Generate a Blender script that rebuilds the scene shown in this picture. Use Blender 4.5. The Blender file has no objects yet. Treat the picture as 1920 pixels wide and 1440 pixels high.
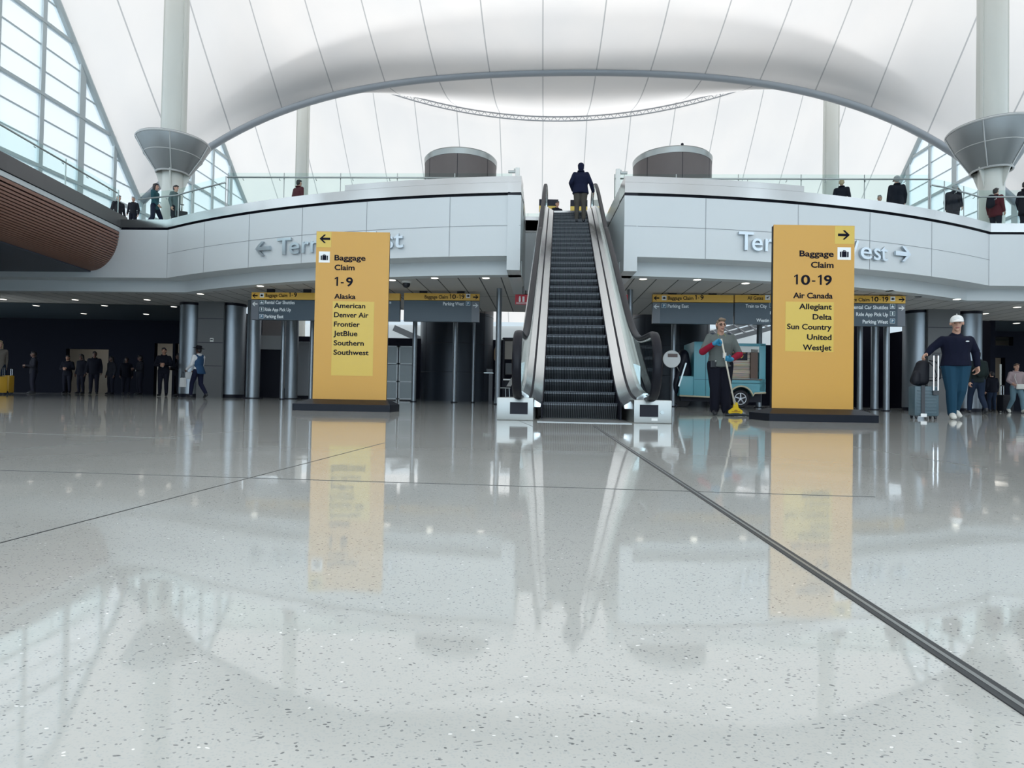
import bpy, bmesh, math, random
from mathutils import Vector, Matrix, Euler

scene = bpy.context.scene
col = scene.collection
R = math.radians
rng = random.Random(7)

# ------------------------------------------------------------------ camera
CAM_H, F_PX, PITCH, ROLL = 0.30, 1120.0, math.atan(20.5 / 1120.0), 0.0185
cam_d = bpy.data.cameras.new('camera')
cam = bpy.data.objects.new('camera', cam_d)
col.objects.link(cam)
cam_d.sensor_fit = 'HORIZONTAL'
cam_d.sensor_width = 36.0
cam_d.lens = 36.0 * F_PX / 1920.0
cam_d.clip_end = 400
cam_d.clip_start = 0.02
CAM_M = Matrix.Rotation(math.pi / 2 + PITCH, 3, 'X') @ Matrix.Rotation(ROLL, 3, 'Z')
cam.matrix_world = Matrix.Translation((0, 0, CAM_H)) @ CAM_M.to_4x4()
scene.camera = cam

# ------------------------------------------------------------------ sky, sun, exposure
world = bpy.data.worlds.new('sky')
scene.world = world
world.use_nodes = True
wn, wl = world.node_tree.nodes, world.node_tree.links
wn.clear()
w_out = wn.new('ShaderNodeOutputWorld')
w_bg = wn.new('ShaderNodeBackground')
w_tc = wn.new('ShaderNodeTexCoord')
w_sep = wn.new('ShaderNodeSeparateXYZ')
w_ramp = wn.new('ShaderNodeValToRGB')
wl.new(w_tc.outputs['Generated'], w_sep.inputs[0])
wl.new(w_sep.outputs['Z'], w_ramp.inputs[0])
# sky brightened behind the camera, added as frontal fill for the hall
w_rear_fill = wn.new('ShaderNodeMapRange')
w_rear_fill.inputs['From Min'].default_value = 0.25
w_rear_fill.inputs['From Max'].default_value = -0.8
w_rear_fill.inputs['To Min'].default_value = 1.0
w_rear_fill.inputs['To Max'].default_value = 4.2
wl.new(w_sep.outputs['Y'], w_rear_fill.inputs['Value'])
w_mul = wn.new('ShaderNodeMath')
w_mul.operation = 'MULTIPLY'
w_mul.inputs[1].default_value = 0.95
wl.new(w_rear_fill.outputs[0], w_mul.inputs[0])
wl.new(w_mul.outputs[0], w_bg.inputs['Strength'])
wl.new(w_ramp.outputs[0], w_bg.inputs['Color'])
wl.new(w_bg.outputs[0], w_out.inputs[0])
cr = w_ramp.color_ramp
cr.elements[0].position = 0.0
cr.elements[0].color = (0.55, 0.74, 0.88, 1)
cr.elements[1].position = 0.55
cr.elements[1].color = (1.0, 0.99, 0.98, 1)
e = cr.elements.new(0.22)
e.color = (0.82, 0.91, 0.97, 1)
w_bg.inputs['Strength'].default_value = 0.95

sun_d = bpy.data.lights.new('sun', 'SUN')
sun = bpy.data.objects.new('sun', sun_d)
col.objects.link(sun)
sun.rotation_euler = (R(-60), 0, R(4))
sun_d.energy = 1.9
sun_d.angle = R(20)
sun_d.color = (1.0, 0.97, 0.94)

scene.view_settings.view_transform = 'Standard'
scene.view_settings.look = 'None'
scene.view_settings.gamma = 1.0
scene.view_settings.exposure = 0.0
scene.cycles.transparent_max_bounces = 40
scene.cycles.max_bounces = 10
scene.cycles.diffuse_bounces = 6

# ------------------------------------------------------------------ measuring the place from the camera
def ray(px, py):
    return CAM_M @ Vector(((px - 960) / F_PX, (720 - py) / F_PX, -1.0))

def at_depth(px, py, y):
    r = ray(px, py)
    return Vector((0, 0, CAM_H)) + r * (y / r.y)

def at_height(px, py, z):
    r = ray(px, py)
    return Vector((0, 0, CAM_H)) + r * ((z - CAM_H) / r.z)

# the building is turned three degrees from the camera's axis
YAW = R(3.0)
EU = Vector((math.cos(YAW), -math.sin(YAW), 0))
EV = Vector((math.sin(YAW), math.cos(YAW), 0))
ORG = Vector((0.757, 0.03, 0))

def hall(u, v, z=0.0):
    p = ORG + EU * u + EV * v
    return Vector((p.x, p.y, z))

# ------------------------------------------------------------------ materials
MATS = {}
def mat(name, color, rough=0.5, metal=0.0, spec=0.5, emit=None, strength=1.0, coat=0.0):
    if name in MATS:
        return MATS[name]
    m = bpy.data.materials.new(name)
    m.use_nodes = True
    b = m.node_tree.nodes['Principled BSDF']
    b.inputs['Base Color'].default_value = (*color, 1)
    b.inputs['Roughness'].default_value = rough
    b.inputs['Metallic'].default_value = metal
    b.inputs['Specular IOR Level'].default_value = spec
    b.inputs['Coat Weight'].default_value = coat
    if emit:
        b.inputs['Emission Color'].default_value = (*emit, 1)
        b.inputs['Emission Strength'].default_value = strength
    MATS[name] = m
    return m

def bsdf(m):
    return m.node_tree.nodes['Principled BSDF']

def add_noise(m, scale, amount, detail=3, stretch=(1, 1, 1), rough_amount=0.0):
    """Wear: break up the base colour (and roughness) with object-space noise."""
    nt = m.node_tree
    b = bsdf(m)
    tc = nt.nodes.new('ShaderNodeTexCoord')
    mp = nt.nodes.new('ShaderNodeMapping')
    mp.inputs['Scale'].default_value = stretch
    no = nt.nodes.new('ShaderNodeTexNoise')
    no.inputs['Scale'].default_value = scale
    no.inputs['Detail'].default_value = detail
    hs = nt.nodes.new('ShaderNodeHueSaturation')
    hs.inputs['Color'].default_value = b.inputs['Base Color'].default_value
    mr = nt.nodes.new('ShaderNodeMapRange')
    mr.inputs['To Min'].default_value = 1 - amount
    mr.inputs['To Max'].default_value = 1 + amount
    nt.links.new(tc.outputs['Object'], mp.inputs[0])
    nt.links.new(mp.outputs[0], no.inputs['Vector'])
    nt.links.new(no.outputs['Fac'], mr.inputs['Value'])
    nt.links.new(mr.outputs[0], hs.inputs['Value'])
    nt.links.new(hs.outputs[0], b.inputs['Base Color'])
    if rough_amount:
        r0 = b.inputs['Roughness'].default_value
        m2 = nt.nodes.new('ShaderNodeMapRange')
        m2.inputs['To Min'].default_value = max(0.02, r0 - rough_amount)
        m2.inputs['To Max'].default_value = r0 + rough_amount
        nt.links.new(no.outputs['Fac'], m2.inputs['Value'])
        nt.links.new(m2.outputs[0], b.inputs['Roughness'])
    return m

def glass_mat(name, tint, refl=0.08, dens=0.0):
    m = bpy.data.materials.new(name)
    m.use_nodes = True
    nt = m.node_tree
    nt.nodes.clear()
    out = nt.nodes.new('ShaderNodeOutputMaterial')
    tr = nt.nodes.new('ShaderNodeBsdfTransparent')
    tr.inputs[0].default_value = (*tint, 1)
    gl = nt.nodes.new('ShaderNodeBsdfGlossy')
    gl.inputs['Roughness'].default_value = 0.02
    fr = nt.nodes.new('ShaderNodeLayerWeight')
    fr.inputs['Blend'].default_value = refl
    mx = nt.nodes.new('ShaderNodeMixShader')
    ge = nt.nodes.new('ShaderNodeNewGeometry')          # reflect on the outer faces only
    iv = nt.nodes.new('ShaderNodeMath'); iv.operation = 'SUBTRACT'; iv.inputs[0].default_value = 1.0
    ml = nt.nodes.new('ShaderNodeMath'); ml.operation = 'MULTIPLY'
    nt.links.new(ge.outputs['Backfacing'], iv.inputs[1])
    nt.links.new(iv.outputs[0], ml.inputs[0])
    nt.links.new(fr.outputs['Fresnel'], ml.inputs[1])
    nt.links.new(ml.outputs[0], mx.inputs[0])
    nt.links.new(tr.outputs[0], mx.inputs[1])
    nt.links.new(gl.outputs[0], mx.inputs[2])
    last = mx
    if dens:
        df = nt.nodes.new('ShaderNodeBsdfTranslucent')
        df.inputs[0].default_value = (0.9, 0.96, 1.0, 1)
        mx2 = nt.nodes.new('ShaderNodeMixShader')
        mx2.inputs[0].default_value = dens
        nt.links.new(mx.outputs[0], mx2.inputs[1])
        nt.links.new(df.outputs[0], mx2.inputs[2])
        last = mx2
    nt.links.new(last.outputs[0], out.inputs[0])
    MATS[name] = m
    return m

# ------------------------------------------------------------------ mesh builder
class MB:
    def __init__(self):
        self.bm = bmesh.new()

    def _xf(self, vs, M):
        if M is not None:
            bmesh.ops.transform(self.bm, matrix=M, verts=vs)

    def box(self, x0, x1, y0, y1, z0, z1, M=None, bevel=0.0):
        g = bmesh.ops.create_cube(self.bm, size=1.0)
        vs = g['verts']
        for v in vs:
            v.co = Vector(((x0 + x1) / 2 + v.co.x * (x1 - x0), (y0 + y1) / 2 + v.co.y * (y1 - y0), (z0 + z1) / 2 + v.co.z * (z1 - z0)))
        if bevel:
            es = list({ed for v in vs for ed in v.link_edges})
            r = bmesh.ops.bevel(self.bm, geom=es, offset=bevel, segments=2, affect='EDGES', profile=0.6)
            vs = list({v for f in r['faces'] for v in f.verts} | {v for v in vs if v.is_valid})
        self._xf(vs, M)
        return vs

    def bar(self, p0, p1, w, h):
        """Square bar from p0 to p1."""
        p0, p1 = Vector(p0), Vector(p1)
        d = p1 - p0
        L = d.length
        z = d.normalized()
        x = Vector((0, 0, 1)).cross(z)
        if x.length < 1e-4:
            x = Vector((1, 0, 0))
        x.normalize()
        y = z.cross(x)
        M = Matrix((x, y, z)).transposed().to_4x4()
        M.translation = p0
        self.box(-w / 2, w / 2, -h / 2, h / 2, 0, L, M)

    def lathe(self, prof, n=32, M=None, cap=True):
        """prof: list of (r, z) from bottom to top, about the z axis."""
        rings = []
        for r, z in prof:
            rings.append([self.bm.verts.new((r * math.cos(2 * math.pi * i / n), r * math.sin(2 * math.pi * i / n), z)) for i in range(n)])
        for a, b in zip(rings, rings[1:]):
            for i in range(n):
                self.bm.faces.new((a[i], a[(i + 1) % n], b[(i + 1) % n], b[i]))
        if cap:
            self.bm.faces.new(list(reversed(rings[0])))
            self.bm.faces.new(rings[-1])
        vs = [v for r_ in rings for v in r_]
        self._xf(vs, M)
        return vs

    def tube(self, pts, r, n=10, closed=False, flat=None):
        """Swept tube along points; r a number or a list; flat = (w, h) gives an oval section."""
        pts = [Vector(p) for p in pts]
        m = len(pts)
        rings = []
        up = Vector((0, 0, 1))
        prev = None
        for i, p in enumerate(pts):
            if closed:
                t = (pts[(i + 1) % m] - pts[i - 1]).normalized()
            else:
                t = (pts[min(i + 1, m - 1)] - pts[max(i - 1, 0)]).normalized()
            if prev is None:
                a = up if abs(t.z) < 0.95 else Vector((1, 0, 0))
                x = a.cross(t).normalized()
            else:
                x = (prev - t * prev.dot(t)).normalized()
            prev = x
            y = t.cross(x)
            ri = r[i] if isinstance(r, (list, tuple)) else r
            ra, rb = (flat if flat else (ri, ri))
            rings.append([self.bm.verts.new(p + x * ra * math.cos(2 * math.pi * k / n) + y * rb * math.sin(2 * math.pi * k / n)) for k in range(n)])
        prs = list(zip(rings, rings[1:]))
        if closed:
            prs.append((rings[-1], rings[0]))
        for a, b in prs:
            for i in range(n):
                self.bm.faces.new((a[i], a[(i + 1) % n], b[(i + 1) % n], b[i]))
        if not closed:
            self.bm.faces.new(list(reversed(rings[0])))
            self.bm.faces.new(rings[-1])

    def prism(self, poly, y0, y1, M=None):
        """poly: (x, z) outline extruded from y0 to y1."""
        a = [self.bm.verts.new((x, y0, z)) for x, z in poly]
        b = [self.bm.verts.new((x, y1, z)) for x, z in poly]
        n = len(poly)
        self.bm.faces.new(a)
        self.bm.faces.new(list(reversed(b)))
        for i in range(n):
            self.bm.faces.new((a[(i + 1) % n], a[i], b[i], b[(i + 1) % n]))
        self._xf(a + b, M)

    def plate(self, poly, z0, z1, M=None):
        """poly: (x, y) outline extruded from z0 to z1."""
        a = [self.bm.verts.new((x, y, z0)) for x, y in poly]
        b = [self.bm.verts.new((x, y, z1)) for x, y in poly]
        n = len(poly)
        self.bm.faces.new(list(reversed(a)))
        self.bm.faces.new(b)
        for i in range(n):
            self.bm.faces.new((a[i], a[(i + 1) % n], b[(i + 1) % n], b[i]))
        self._xf(a + b, M)

    def hull(self, balls, n=(12, 8)):
        """Convex hull of ellipsoids [(centre, radius or (rx, ry, rz))]."""
        vs = []
        for c, r in balls:
            c = Vector(c)
            if not isinstance(r, (tuple, list)):
                r = (r, r, r)
            for j in range(1, n[1]):
                th = math.pi * j / n[1]
                for i in range(n[0]):
                    ph = 2 * math.pi * i / n[0]
                    vs.append(self.bm.verts.new(c + Vector((r[0] * math.sin(th) * math.cos(ph), r[1] * math.sin(th) * math.sin(ph), r[2] * math.cos(th)))))
            vs.append(self.bm.verts.new(c + Vector((0, 0, r[2]))))
            vs.append(self.bm.verts.new(c - Vector((0, 0, r[2]))))
        h = bmesh.ops.convex_hull(self.bm, input=vs)
        junk = list({g for g in h['geom_interior'] + h['geom_unused'] if isinstance(g, bmesh.types.BMVert)})
        bmesh.ops.delete(self.bm, geom=junk, context='VERTS')

    def ball(self, c, r, n=(14, 10)):
        self.hull([(c, r)], n)

    def mesh(self, name):
        bmesh.ops.recalc_face_normals(self.bm, faces=self.bm.faces)
        me = bpy.data.meshes.new(name)
        self.bm.to_mesh(me)
        self.bm.free()
        return me

    def build(self, name, m, parent=None, smooth=False, loc=None, rz=None):
        me = self.mesh(name)
        return put(name, me, m, parent, smooth, loc, rz)

def put(name, me, m, parent=None, smooth=False, loc=None, rz=None):
    if m is not None:
        me.materials.clear()
        me.materials.append(m)
    if smooth:
        if smooth is True:
            me.polygons.foreach_set('use_smooth', [True] * len(me.polygons))
        else:
            me.set_sharp_from_angle(angle=R(smooth))
            me.polygons.foreach_set('use_smooth', [True] * len(me.polygons))
    o = bpy.data.objects.new(name, me)
    col.objects.link(o)
    if parent is not None:
        o.parent = parent
    if loc is not None:
        o.location = loc
    if rz is not None:
        o.rotation_euler = (0, 0, rz)
    return o

def thing(name, label, cat, loc=(0, 0, 0), rz=0.0, group=None):
    o = bpy.data.objects.new(name, None)
    o.empty_display_size = 0.2
    col.objects.link(o)
    o.location = loc
    o.rotation_euler = (0, 0, rz)
    return tag(o, label, cat, group)

def tag(o, label, cat, group=None):
    o['label'] = label
    o['category'] = cat
    if group:
        o['group'] = group
    return o

def struct(o):
    o['kind'] = 'structure'
    return o

def dup(o, parent=None):
    c = o.copy()
    col.objects.link(c)
    if parent is not None:
        c.parent = parent
    for ch in list(o.children):
        dup(ch, c)
    return c

# ------------------------------------------------------------------ lettering
def text_mesh(s, size=1.0, extrude=0.004, offset=0.0, spacing=1.0):
    cu = bpy.data.curves.new('lettering', 'FONT')
    cu.body = s
    cu.size = size
    cu.extrude = extrude
    cu.offset = offset
    cu.space_character = spacing
    cu.resolution_u = 4
    o = bpy.data.objects.new('lettering', cu)
    col.objects.link(o)
    dg = bpy.context.evaluated_depsgraph_get()
    me = bpy.data.meshes.new_from_object(o.evaluated_get(dg))
    bpy.data.objects.remove(o)
    bpy.data.curves.remove(cu)
    return me

def digit_one(x0, x1, zb, cap_h, y, extrude):
    mb = MB()
    w = x1 - x0
    st = min(w * 0.46, cap_h * 0.17)
    xs = x0 + w * 0.52
    mb.prism([(xs, zb), (xs + st, zb), (xs + st, zb + cap_h), (xs + st * 0.25, zb + cap_h), (x0, zb + cap_h * 0.84), (x0 + st * 0.12, zb + cap_h * 0.72), (xs, zb + cap_h * 0.83)], y - extrude, y)
    return mb.mesh('lettering')

SPLIT = {'1-9': (('1', 0, .20), ('-', .34, .50), ('9', .63, 1.0)), '10-19': (('1', 0, .105), ('0', .185, .425), ('-', .475, .565), ('1', .635, .735), ('9', .795, 1.0))}
def fit_text(s, x0, x1, zb, cap_h, y, extrude=0.004, offset=0.012):
    if s in SPLIT:
        mes = []
        for ch, a, b in SPLIT[s]:
            xa, xb = x0 + (x1 - x0) * a, x0 + (x1 - x0) * b
            if ch == '1':
                mes.append(digit_one(xa, xb, zb, cap_h, y, extrude))
            elif ch == '-':
                mb = MB(); mb.box(xa, xb, y - extrude, y, zb + cap_h * 0.30, zb + cap_h * 0.42); mes.append(mb.mesh('lettering'))
            else:
                mes.append(fit_text(ch, xa, xb, zb, cap_h, y, extrude, offset))
        return join_meshes('lettering', mes)
    """Lettering mesh in the xz plane (facing -y), spanning x0..x1, baseline zb, capital height cap_h."""
    me = text_mesh(s, 1.0, 0.5, offset)
    xs = [v.co.x for v in me.vertices]
    ys = [v.co.y for v in me.vertices]
    a, b = min(xs), max(xs)
    cap = 0.729
    for v in me.vertices:
        x = x0 + (v.co.x - a) / (b - a) * (x1 - x0)
        z = zb + v.co.y / cap * cap_h
        v.co = Vector((x, y - extrude * 0.5 - v.co.z * extrude, z))
    return me

def join_meshes(name, mes):
    bm = bmesh.new()
    for me in mes:
        bm.from_mesh(me)
    out = bpy.data.meshes.new(name)
    bm.to_mesh(out)
    bm.free()
    return out

def arrow_poly(cx, cz, s, d):
    """Sign arrow pointing along d (+1 right, -1 left): list of three outlines in xz."""
    t = s * 0.11
    q = s * 0.5
    shaft = [(cx - d * q, cz - t), (cx + d * q * 0.80, cz - t), (cx + d * q * 0.80, cz + t), (cx - d * q, cz + t)]
    k = t * 1.42
    up = [(cx + d * (q + k * 0.2), cz), (cx + d * (q - 0.42 * s), cz + 0.42 * s), (cx + d * (q - 0.42 * s - k), cz + 0.42 * s - k * 0.2), (cx + d * (q - k * 1.1), cz)]
    dn = [(x, 2 * cz - z) for x, z in up]
    return [shaft, up, dn]
# ------------------------------------------------------------------ shared materials
M_panel = add_noise(mat('white wall panel', (0.60, 0.64, 0.66), 0.38), 0.35, 0.03)
M_joint = mat('panel joint', (0.23, 0.25, 0.27), 0.7)
M_steel = add_noise(mat('brushed steel', (0.45, 0.465, 0.47), 0.20, 1.0), 1.3, 0.06, stretch=(1, 1, 0.2), rough_amount=0.07)
M_mirror = mat('polished steel', (0.72, 0.74, 0.76), 0.10, 1.0)
M_column = add_noise(mat('column steel', (0.27, 0.30, 0.33), 0.42, 0.85), 2.0, 0.08, stretch=(1, 1, 0.1))
M_dark = mat('navy black', (0.004, 0.005, 0.014), 0.5, spec=0.3)
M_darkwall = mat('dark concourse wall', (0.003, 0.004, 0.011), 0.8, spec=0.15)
M_ceil = mat('soffit panel', (0.28, 0.29, 0.30), 0.6)
M_white = mat('white paint', (0.74, 0.75, 0.72), 0.4)
M_rail = mat('rail steel', (0.35, 0.38, 0.38), 0.28, 1.0)
M_glass = glass_mat('railing glass', (0.90, 0.965, 0.955), 0.10)
M_pane = glass_mat('window glass', (0.965, 0.985, 1.0), 0.05, 0.35)
M_mull = mat('mullion paint', (0.42, 0.48, 0.50), 0.45)
M_black = mat('black rubber', (0.012, 0.014, 0.020), 0.35)
M_wood = mat('wood slat', (0.235, 0.125, 0.095), 0.5)
M_lamp = mat('downlight lens', (0.9, 0.9, 0.85), 0.4, emit=(1.0, 0.93, 0.82), strength=2.2)
M_grey = mat('grey panel', (0.14, 0.145, 0.15), 0.45)

# ------------------------------------------------------------------ floor
def floor_material():
    m = mat('polished terrazzo', (0.8,0.8,0.8), 0.06, spec=0.68)
    nt = m.node_tree
    b = bsdf(m)
    N, L = nt.nodes.new, nt.links.new
    tc = N('ShaderNodeTexCoord')
    # big soft variation
    n1 = N('ShaderNodeTexNoise'); n1.inputs['Scale'].default_value = 1.3; n1.inputs['Detail'].default_value = 6
    L(tc.outputs['Object'], n1.inputs['Vector'])
    r1 = N('ShaderNodeValToRGB')
    r1.color_ramp.elements[0].position = 0.3; r1.color_ramp.elements[0].color = (0.505, 0.522, 0.50, 1)
    r1.color_ramp.elements[1].position = 0.75; r1.color_ramp.elements[1].color = (0.585, 0.594, 0.572, 1)
    L(n1.outputs['Fac'], r1.inputs[0])
    last = r1.outputs[0]
    # marble chips of several sizes set in the cement
    for sc, share, size, colr, amt in ((300.0, 0.40, 0.36, (0.44, 0.47, 0.48, 1), 0.5), (240.0, 0.10, 0.32, (0.16, 0.18, 0.19, 1), 0.65),
                                       (165.0, 0.028, 0.28, (0.07, 0.08, 0.09, 1), 0.75), (150.0, 0.006, 0.26, (0.95, 0.96, 0.94, 1), 0.9)):
        mp = N('ShaderNodeMapping')
        mp.inputs['Scale'].default_value = (1.0, 1.55, 1.0)
        mp.inputs['Rotation'].default_value = (0, 0, sc * 0.01)
        L(tc.outputs['Object'], mp.inputs[0])
        wb = N('ShaderNodeTexNoise'); wb.inputs['Scale'].default_value = 30; wb.inputs['Detail'].default_value = 2
        L(tc.outputs['Object'], wb.inputs['Vector'])
        ad = N('ShaderNodeMixRGB'); ad.blend_type = 'LINEAR_LIGHT'; ad.inputs[0].default_value = 0.012
        L(mp.outputs[0], ad.inputs[1]); L(wb.outputs['Color'], ad.inputs[2])
        vo = N('ShaderNodeTexVoronoi'); vo.voronoi_dimensions = '2D'; vo.inputs['Scale'].default_value = sc
        L(ad.outputs[0], vo.inputs['Vector'])
        se = N('ShaderNodeSeparateColor'); L(vo.outputs['Color'], se.inputs[0])
        c1 = N('ShaderNodeMath'); c1.operation = 'LESS_THAN'; c1.inputs[1].default_value = share
        L(se.outputs[0], c1.inputs[0])
        c2 = N('ShaderNodeMath'); c2.operation = 'LESS_THAN'; c2.inputs[1].default_value = size
        L(vo.outputs['Distance'], c2.inputs[0])
        c3 = N('ShaderNodeMath'); c3.operation = 'MULTIPLY'
        L(c1.outputs[0], c3.inputs[0]); L(c2.outputs[0], c3.inputs[1])
        c4 = N('ShaderNodeMath'); c4.operation = 'MULTIPLY'; c4.inputs[1].default_value = amt
        L(c3.outputs[0], c4.inputs[0])
        mx = N('ShaderNodeMixRGB'); mx.inputs[2].default_value = colr
        L(c4.outputs[0], mx.inputs[0]); L(last, mx.inputs[1])
        last = mx.outputs[0]
    L(last, b.inputs['Base Color'])
    n2 = N('ShaderNodeTexNoise'); n2.inputs['Scale'].default_value = 2.2; n2.inputs['Detail'].default_value = 5
    L(tc.outputs['Object'], n2.inputs['Vector'])
    r2 = N('ShaderNodeMapRange'); r2.inputs['To Min'].default_value = 0.02; r2.inputs['To Max'].default_value = 0.075
    L(n2.outputs['Fac'], r2.inputs['Value'])
    L(r2.outputs[0], b.inputs['Roughness'])
    # the floor is laid by hand: very slight waves
    n3 = N('ShaderNodeTexNoise'); n3.inputs['Scale'].default_value = 3.5; n3.inputs['Detail'].default_value = 2
    L(tc.outputs['Object'], n3.inputs['Vector'])
    bp = N('ShaderNodeBump'); bp.inputs['Strength'].default_value = 0.012; bp.inputs['Distance'].default_value = 0.05
    L(n3.outputs['Fac'], bp.inputs['Height'])
    L(bp.outputs[0], b.inputs['Normal'])
    return m

mb = MB()
mb.box(-45, 50, -24, 62, -0.30, 0.0)
struct(mb.build('floor', floor_material()))

def ground_strip(name, p0, p1, w, m, z=0.003, side=0.0):
    p0, p1 = Vector(p0), Vector(p1)
    d = (p1 - p0).normalized()
    n = Vector((-d.y, d.x, 0))
    a, b = p0 + n * side, p1 + n * side
    mb = MB()
    mb.plate([tuple((q + n * s)[:2]) for q, s in ((a, -w / 2), (b, -w / 2), (b, w / 2), (a, w / 2))], -0.002, z)
    return struct(mb.build(name, m))

M_strip = mat('joint rubber', (0.035, 0.04, 0.045), 0.5)
M_divider = mat('zinc divider strip', (0.30, 0.32, 0.32), 0.35, 0.6)
def G(px, py):
    return at_height(px, py, 0.0)
ja, jb = G(1114, 799), G(2050, 1414)
ground_strip('trim_1', ja, jb, 0.0085, M_strip, 0.0015, 0.0075)
ground_strip('trim_2', ja, jb, 0.0060, M_divider, 0.0020)
ground_strip('trim_3', ja, jb, 0.0085, M_strip, 0.0015, -0.0075)
thin = [((-140, 1055), (722, 830)), ((-200, 876), (1640, 932)), ((-60, 850), (480, 806)), ((-60, 809), (330, 822)),
        ((1600, 838), (1850, 879)), ((960, 784), (1000, 800))]
for k, (a, b) in enumerate(thin):
    ground_strip('trim_%d' % (4 + k), G(*a), G(*b), 0.0035 if k == 0 else 0.004, M_strip if k in (0, 1, 5) else M_divider, 0.001)

# ------------------------------------------------------------------ tent roof
V_RIDGE, HALF = 21.85, 12.0 / 2
def ridge_z(u):
    a = abs(u)
    if a <= 15:
        return 16.29 + 0.0170 * u * u
    return 20.11 - (a - 15) * 0.62
def valley_z(u):
    return 15.56 - 0.00542 * u * u - 0.0000223 * u ** 4
def roof_z(u, v):
    if v > V_RIDGE + 12:                       # the end bay comes down in one long slope
        t = (v - V_RIDGE - 12) / 13.0
        zr = ridge_z(u)
        return zr + (5.6 - zr) * (t ** 0.88)
    k = (v - V_RIDGE) / HALF
    ph = abs(k) % 2.0
    t = ph if ph <= 1 else 2 - ph              # 0 on a ridge, 1 in a valley
    zr, zv = ridge_z(u), valley_z(u)
    s = t ** 1.12
    # the fabric belly hangs a little between ridge and valley
    return zr + (zv - zr) * s - 0.35 * math.sin(math.pi * t) * (1 if zr > zv else 0)

def fabric_material():
    m = bpy.data.materials.new('tent fabric')
    m.use_nodes = True
    nt = m.node_tree
    nt.nodes.clear()
    N, L = nt.nodes.new, nt.links.new
    out = N('ShaderNodeOutputMaterial')
    tr = N('ShaderNodeBsdfTranslucent')
    df = N('ShaderNodeBsdfDiffuse')
    mx = N('ShaderNodeMixShader'); mx.inputs[0].default_value = 0.52
    at = N('ShaderNodeUVMap'); at.uv_map = 'fabric'
    se = N('ShaderNodeSeparateXYZ')
    L(at.outputs[0], se.inputs[0])
    # welded seams every 2.5 m, where the cloth is doubled
    a1 = N('ShaderNodeMath'); a1.operation = 'ADD'; a1.inputs[1].default_value = 200.0 * 2.5 + 1.06
    L(se.outputs[0], a1.inputs[0])
    a2 = N('ShaderNodeMath'); a2.operation = 'MODULO'; a2.inputs[1].default_value = 2.5
    L(a1.outputs[0], a2.inputs[0])
    a3 = N('ShaderNodeMath'); a3.operation = 'LESS_THAN'; a3.inputs[1].default_value = 0.055
    L(a2.outputs[0], a3.inputs[0])
    no = N('ShaderNodeTexNoise'); no.inputs['Scale'].default_value = 0.35; no.inputs['Detail'].default_value = 3
    L(at.outputs[0], no.inputs['Vector'])
    rp = N('ShaderNodeValToRGB')
    rp.color_ramp.elements[0].position = 0.3; rp.color_ramp.elements[0].color = (0.86, 0.87, 0.88, 1)
    rp.color_ramp.elements[1].position = 0.7; rp.color_ramp.elements[1].color = (0.93, 0.925, 0.92, 1)
    L(no.outputs['Fac'], rp.inputs[0])
    mc = N('ShaderNodeMixRGB'); mc.inputs[2].default_value = (0.52, 0.54, 0.56, 1)
    L(a3.outputs[0], mc.inputs[0]); L(rp.outputs[0], mc.inputs[1])
    dm = N('ShaderNodeMixRGB'); dm.blend_type = 'MULTIPLY'; dm.inputs[0].default_value = 1.0; dm.inputs[2].default_value = (0.5, 0.5, 0.5, 1)
    L(mc.outputs[0], dm.inputs[1])
    L(mc.outputs[0], tr.inputs[0]); L(dm.outputs[0], df.inputs[0])
    L(df.outputs[0], mx.inputs[1]); L(tr.outputs[0], mx.inputs[2])
    L(mx.outputs[0], out.inputs[0])
    MATS['tent fabric'] = m
    return m
M_fabric = fabric_material()

def roof_mesh():
    bm = bmesh.new()
    uvl = bm.loops.layers.uv.new('fabric')
    us = [-20.5 + 0.5 * i for i in range(83)]
    vs = [-20.15 + 0.5 * i for i in range(134)]
    vs = [v for v in vs if v <= V_RIDGE + 25.01]
    g = [[bm.verts.new(hall(u, v, roof_z(u, v))) for u in us] for v in vs]
    for j in range(len(vs) - 1):
        for i in range(len(us) - 1):
            f = bm.faces.new((g[j][i], g[j][i + 1], g[j + 1][i + 1], g[j + 1][i]))
            f.smooth = True
            for lp, (uu, vv) in zip(f.loops, ((us[i], vs[j]), (us[i + 1], vs[j]), (us[i + 1], vs[j + 1]), (us[i], vs[j + 1]))):
                lp[uvl].uv = (uu, vv)
    me = bpy.data.meshes.new('ceiling')
    bm.to_mesh(me)
    bm.free()
    return me
struct(put('ceiling', roof_mesh(), M_fabric))

M_cable = mat('cable trough', (0.34, 0.36, 0.39), 0.5)
def cable(name, v, zf, r, u0, u1, dz, n=60, flat=None):
    mb = MB()
    mb.tube([hall(u0 + (u1 - u0) * i / n, v, zf(u0 + (u1 - u0) * i / n) + dz) for i in range(n + 1)], r, 8, flat=flat)
    return struct(mb.build(name, M_cable, smooth=True))
cable('trim_10', V_RIDGE + 6, valley_z, 0.14, -20.4, 20.4, -0.05, flat=(0.20, 0.14))
cable('trim_11', V_RIDGE - 6, valley_z, 0.14, -20.4, 20.4, -0.05, flat=(0.20, 0.14))
# the hanging ridge is a small lattice: two chords and diagonals
mb = MB()
n = 120
lo = [hall(-12 + 24 * i / n, V_RIDGE + 12, ridge_z(-12 + 24 * i / n) - 0.30) for i in range(n + 1)]
hi = [hall(-12 + 24 * i / n, V_RIDGE + 12, ridge_z(-12 + 24 * i / n) - 0.06) for i in range(n + 1)]
mb.tube(lo, 0.035, 6)
mb.tube(hi, 0.035, 6)
for i in range(n):
    mb.bar(lo[i] if i % 2 else hi[i], hi[i + 1] if i % 2 else lo[i + 1], 0.025, 0.025)
struct(mb.build('trim_12', M_cable))
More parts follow.
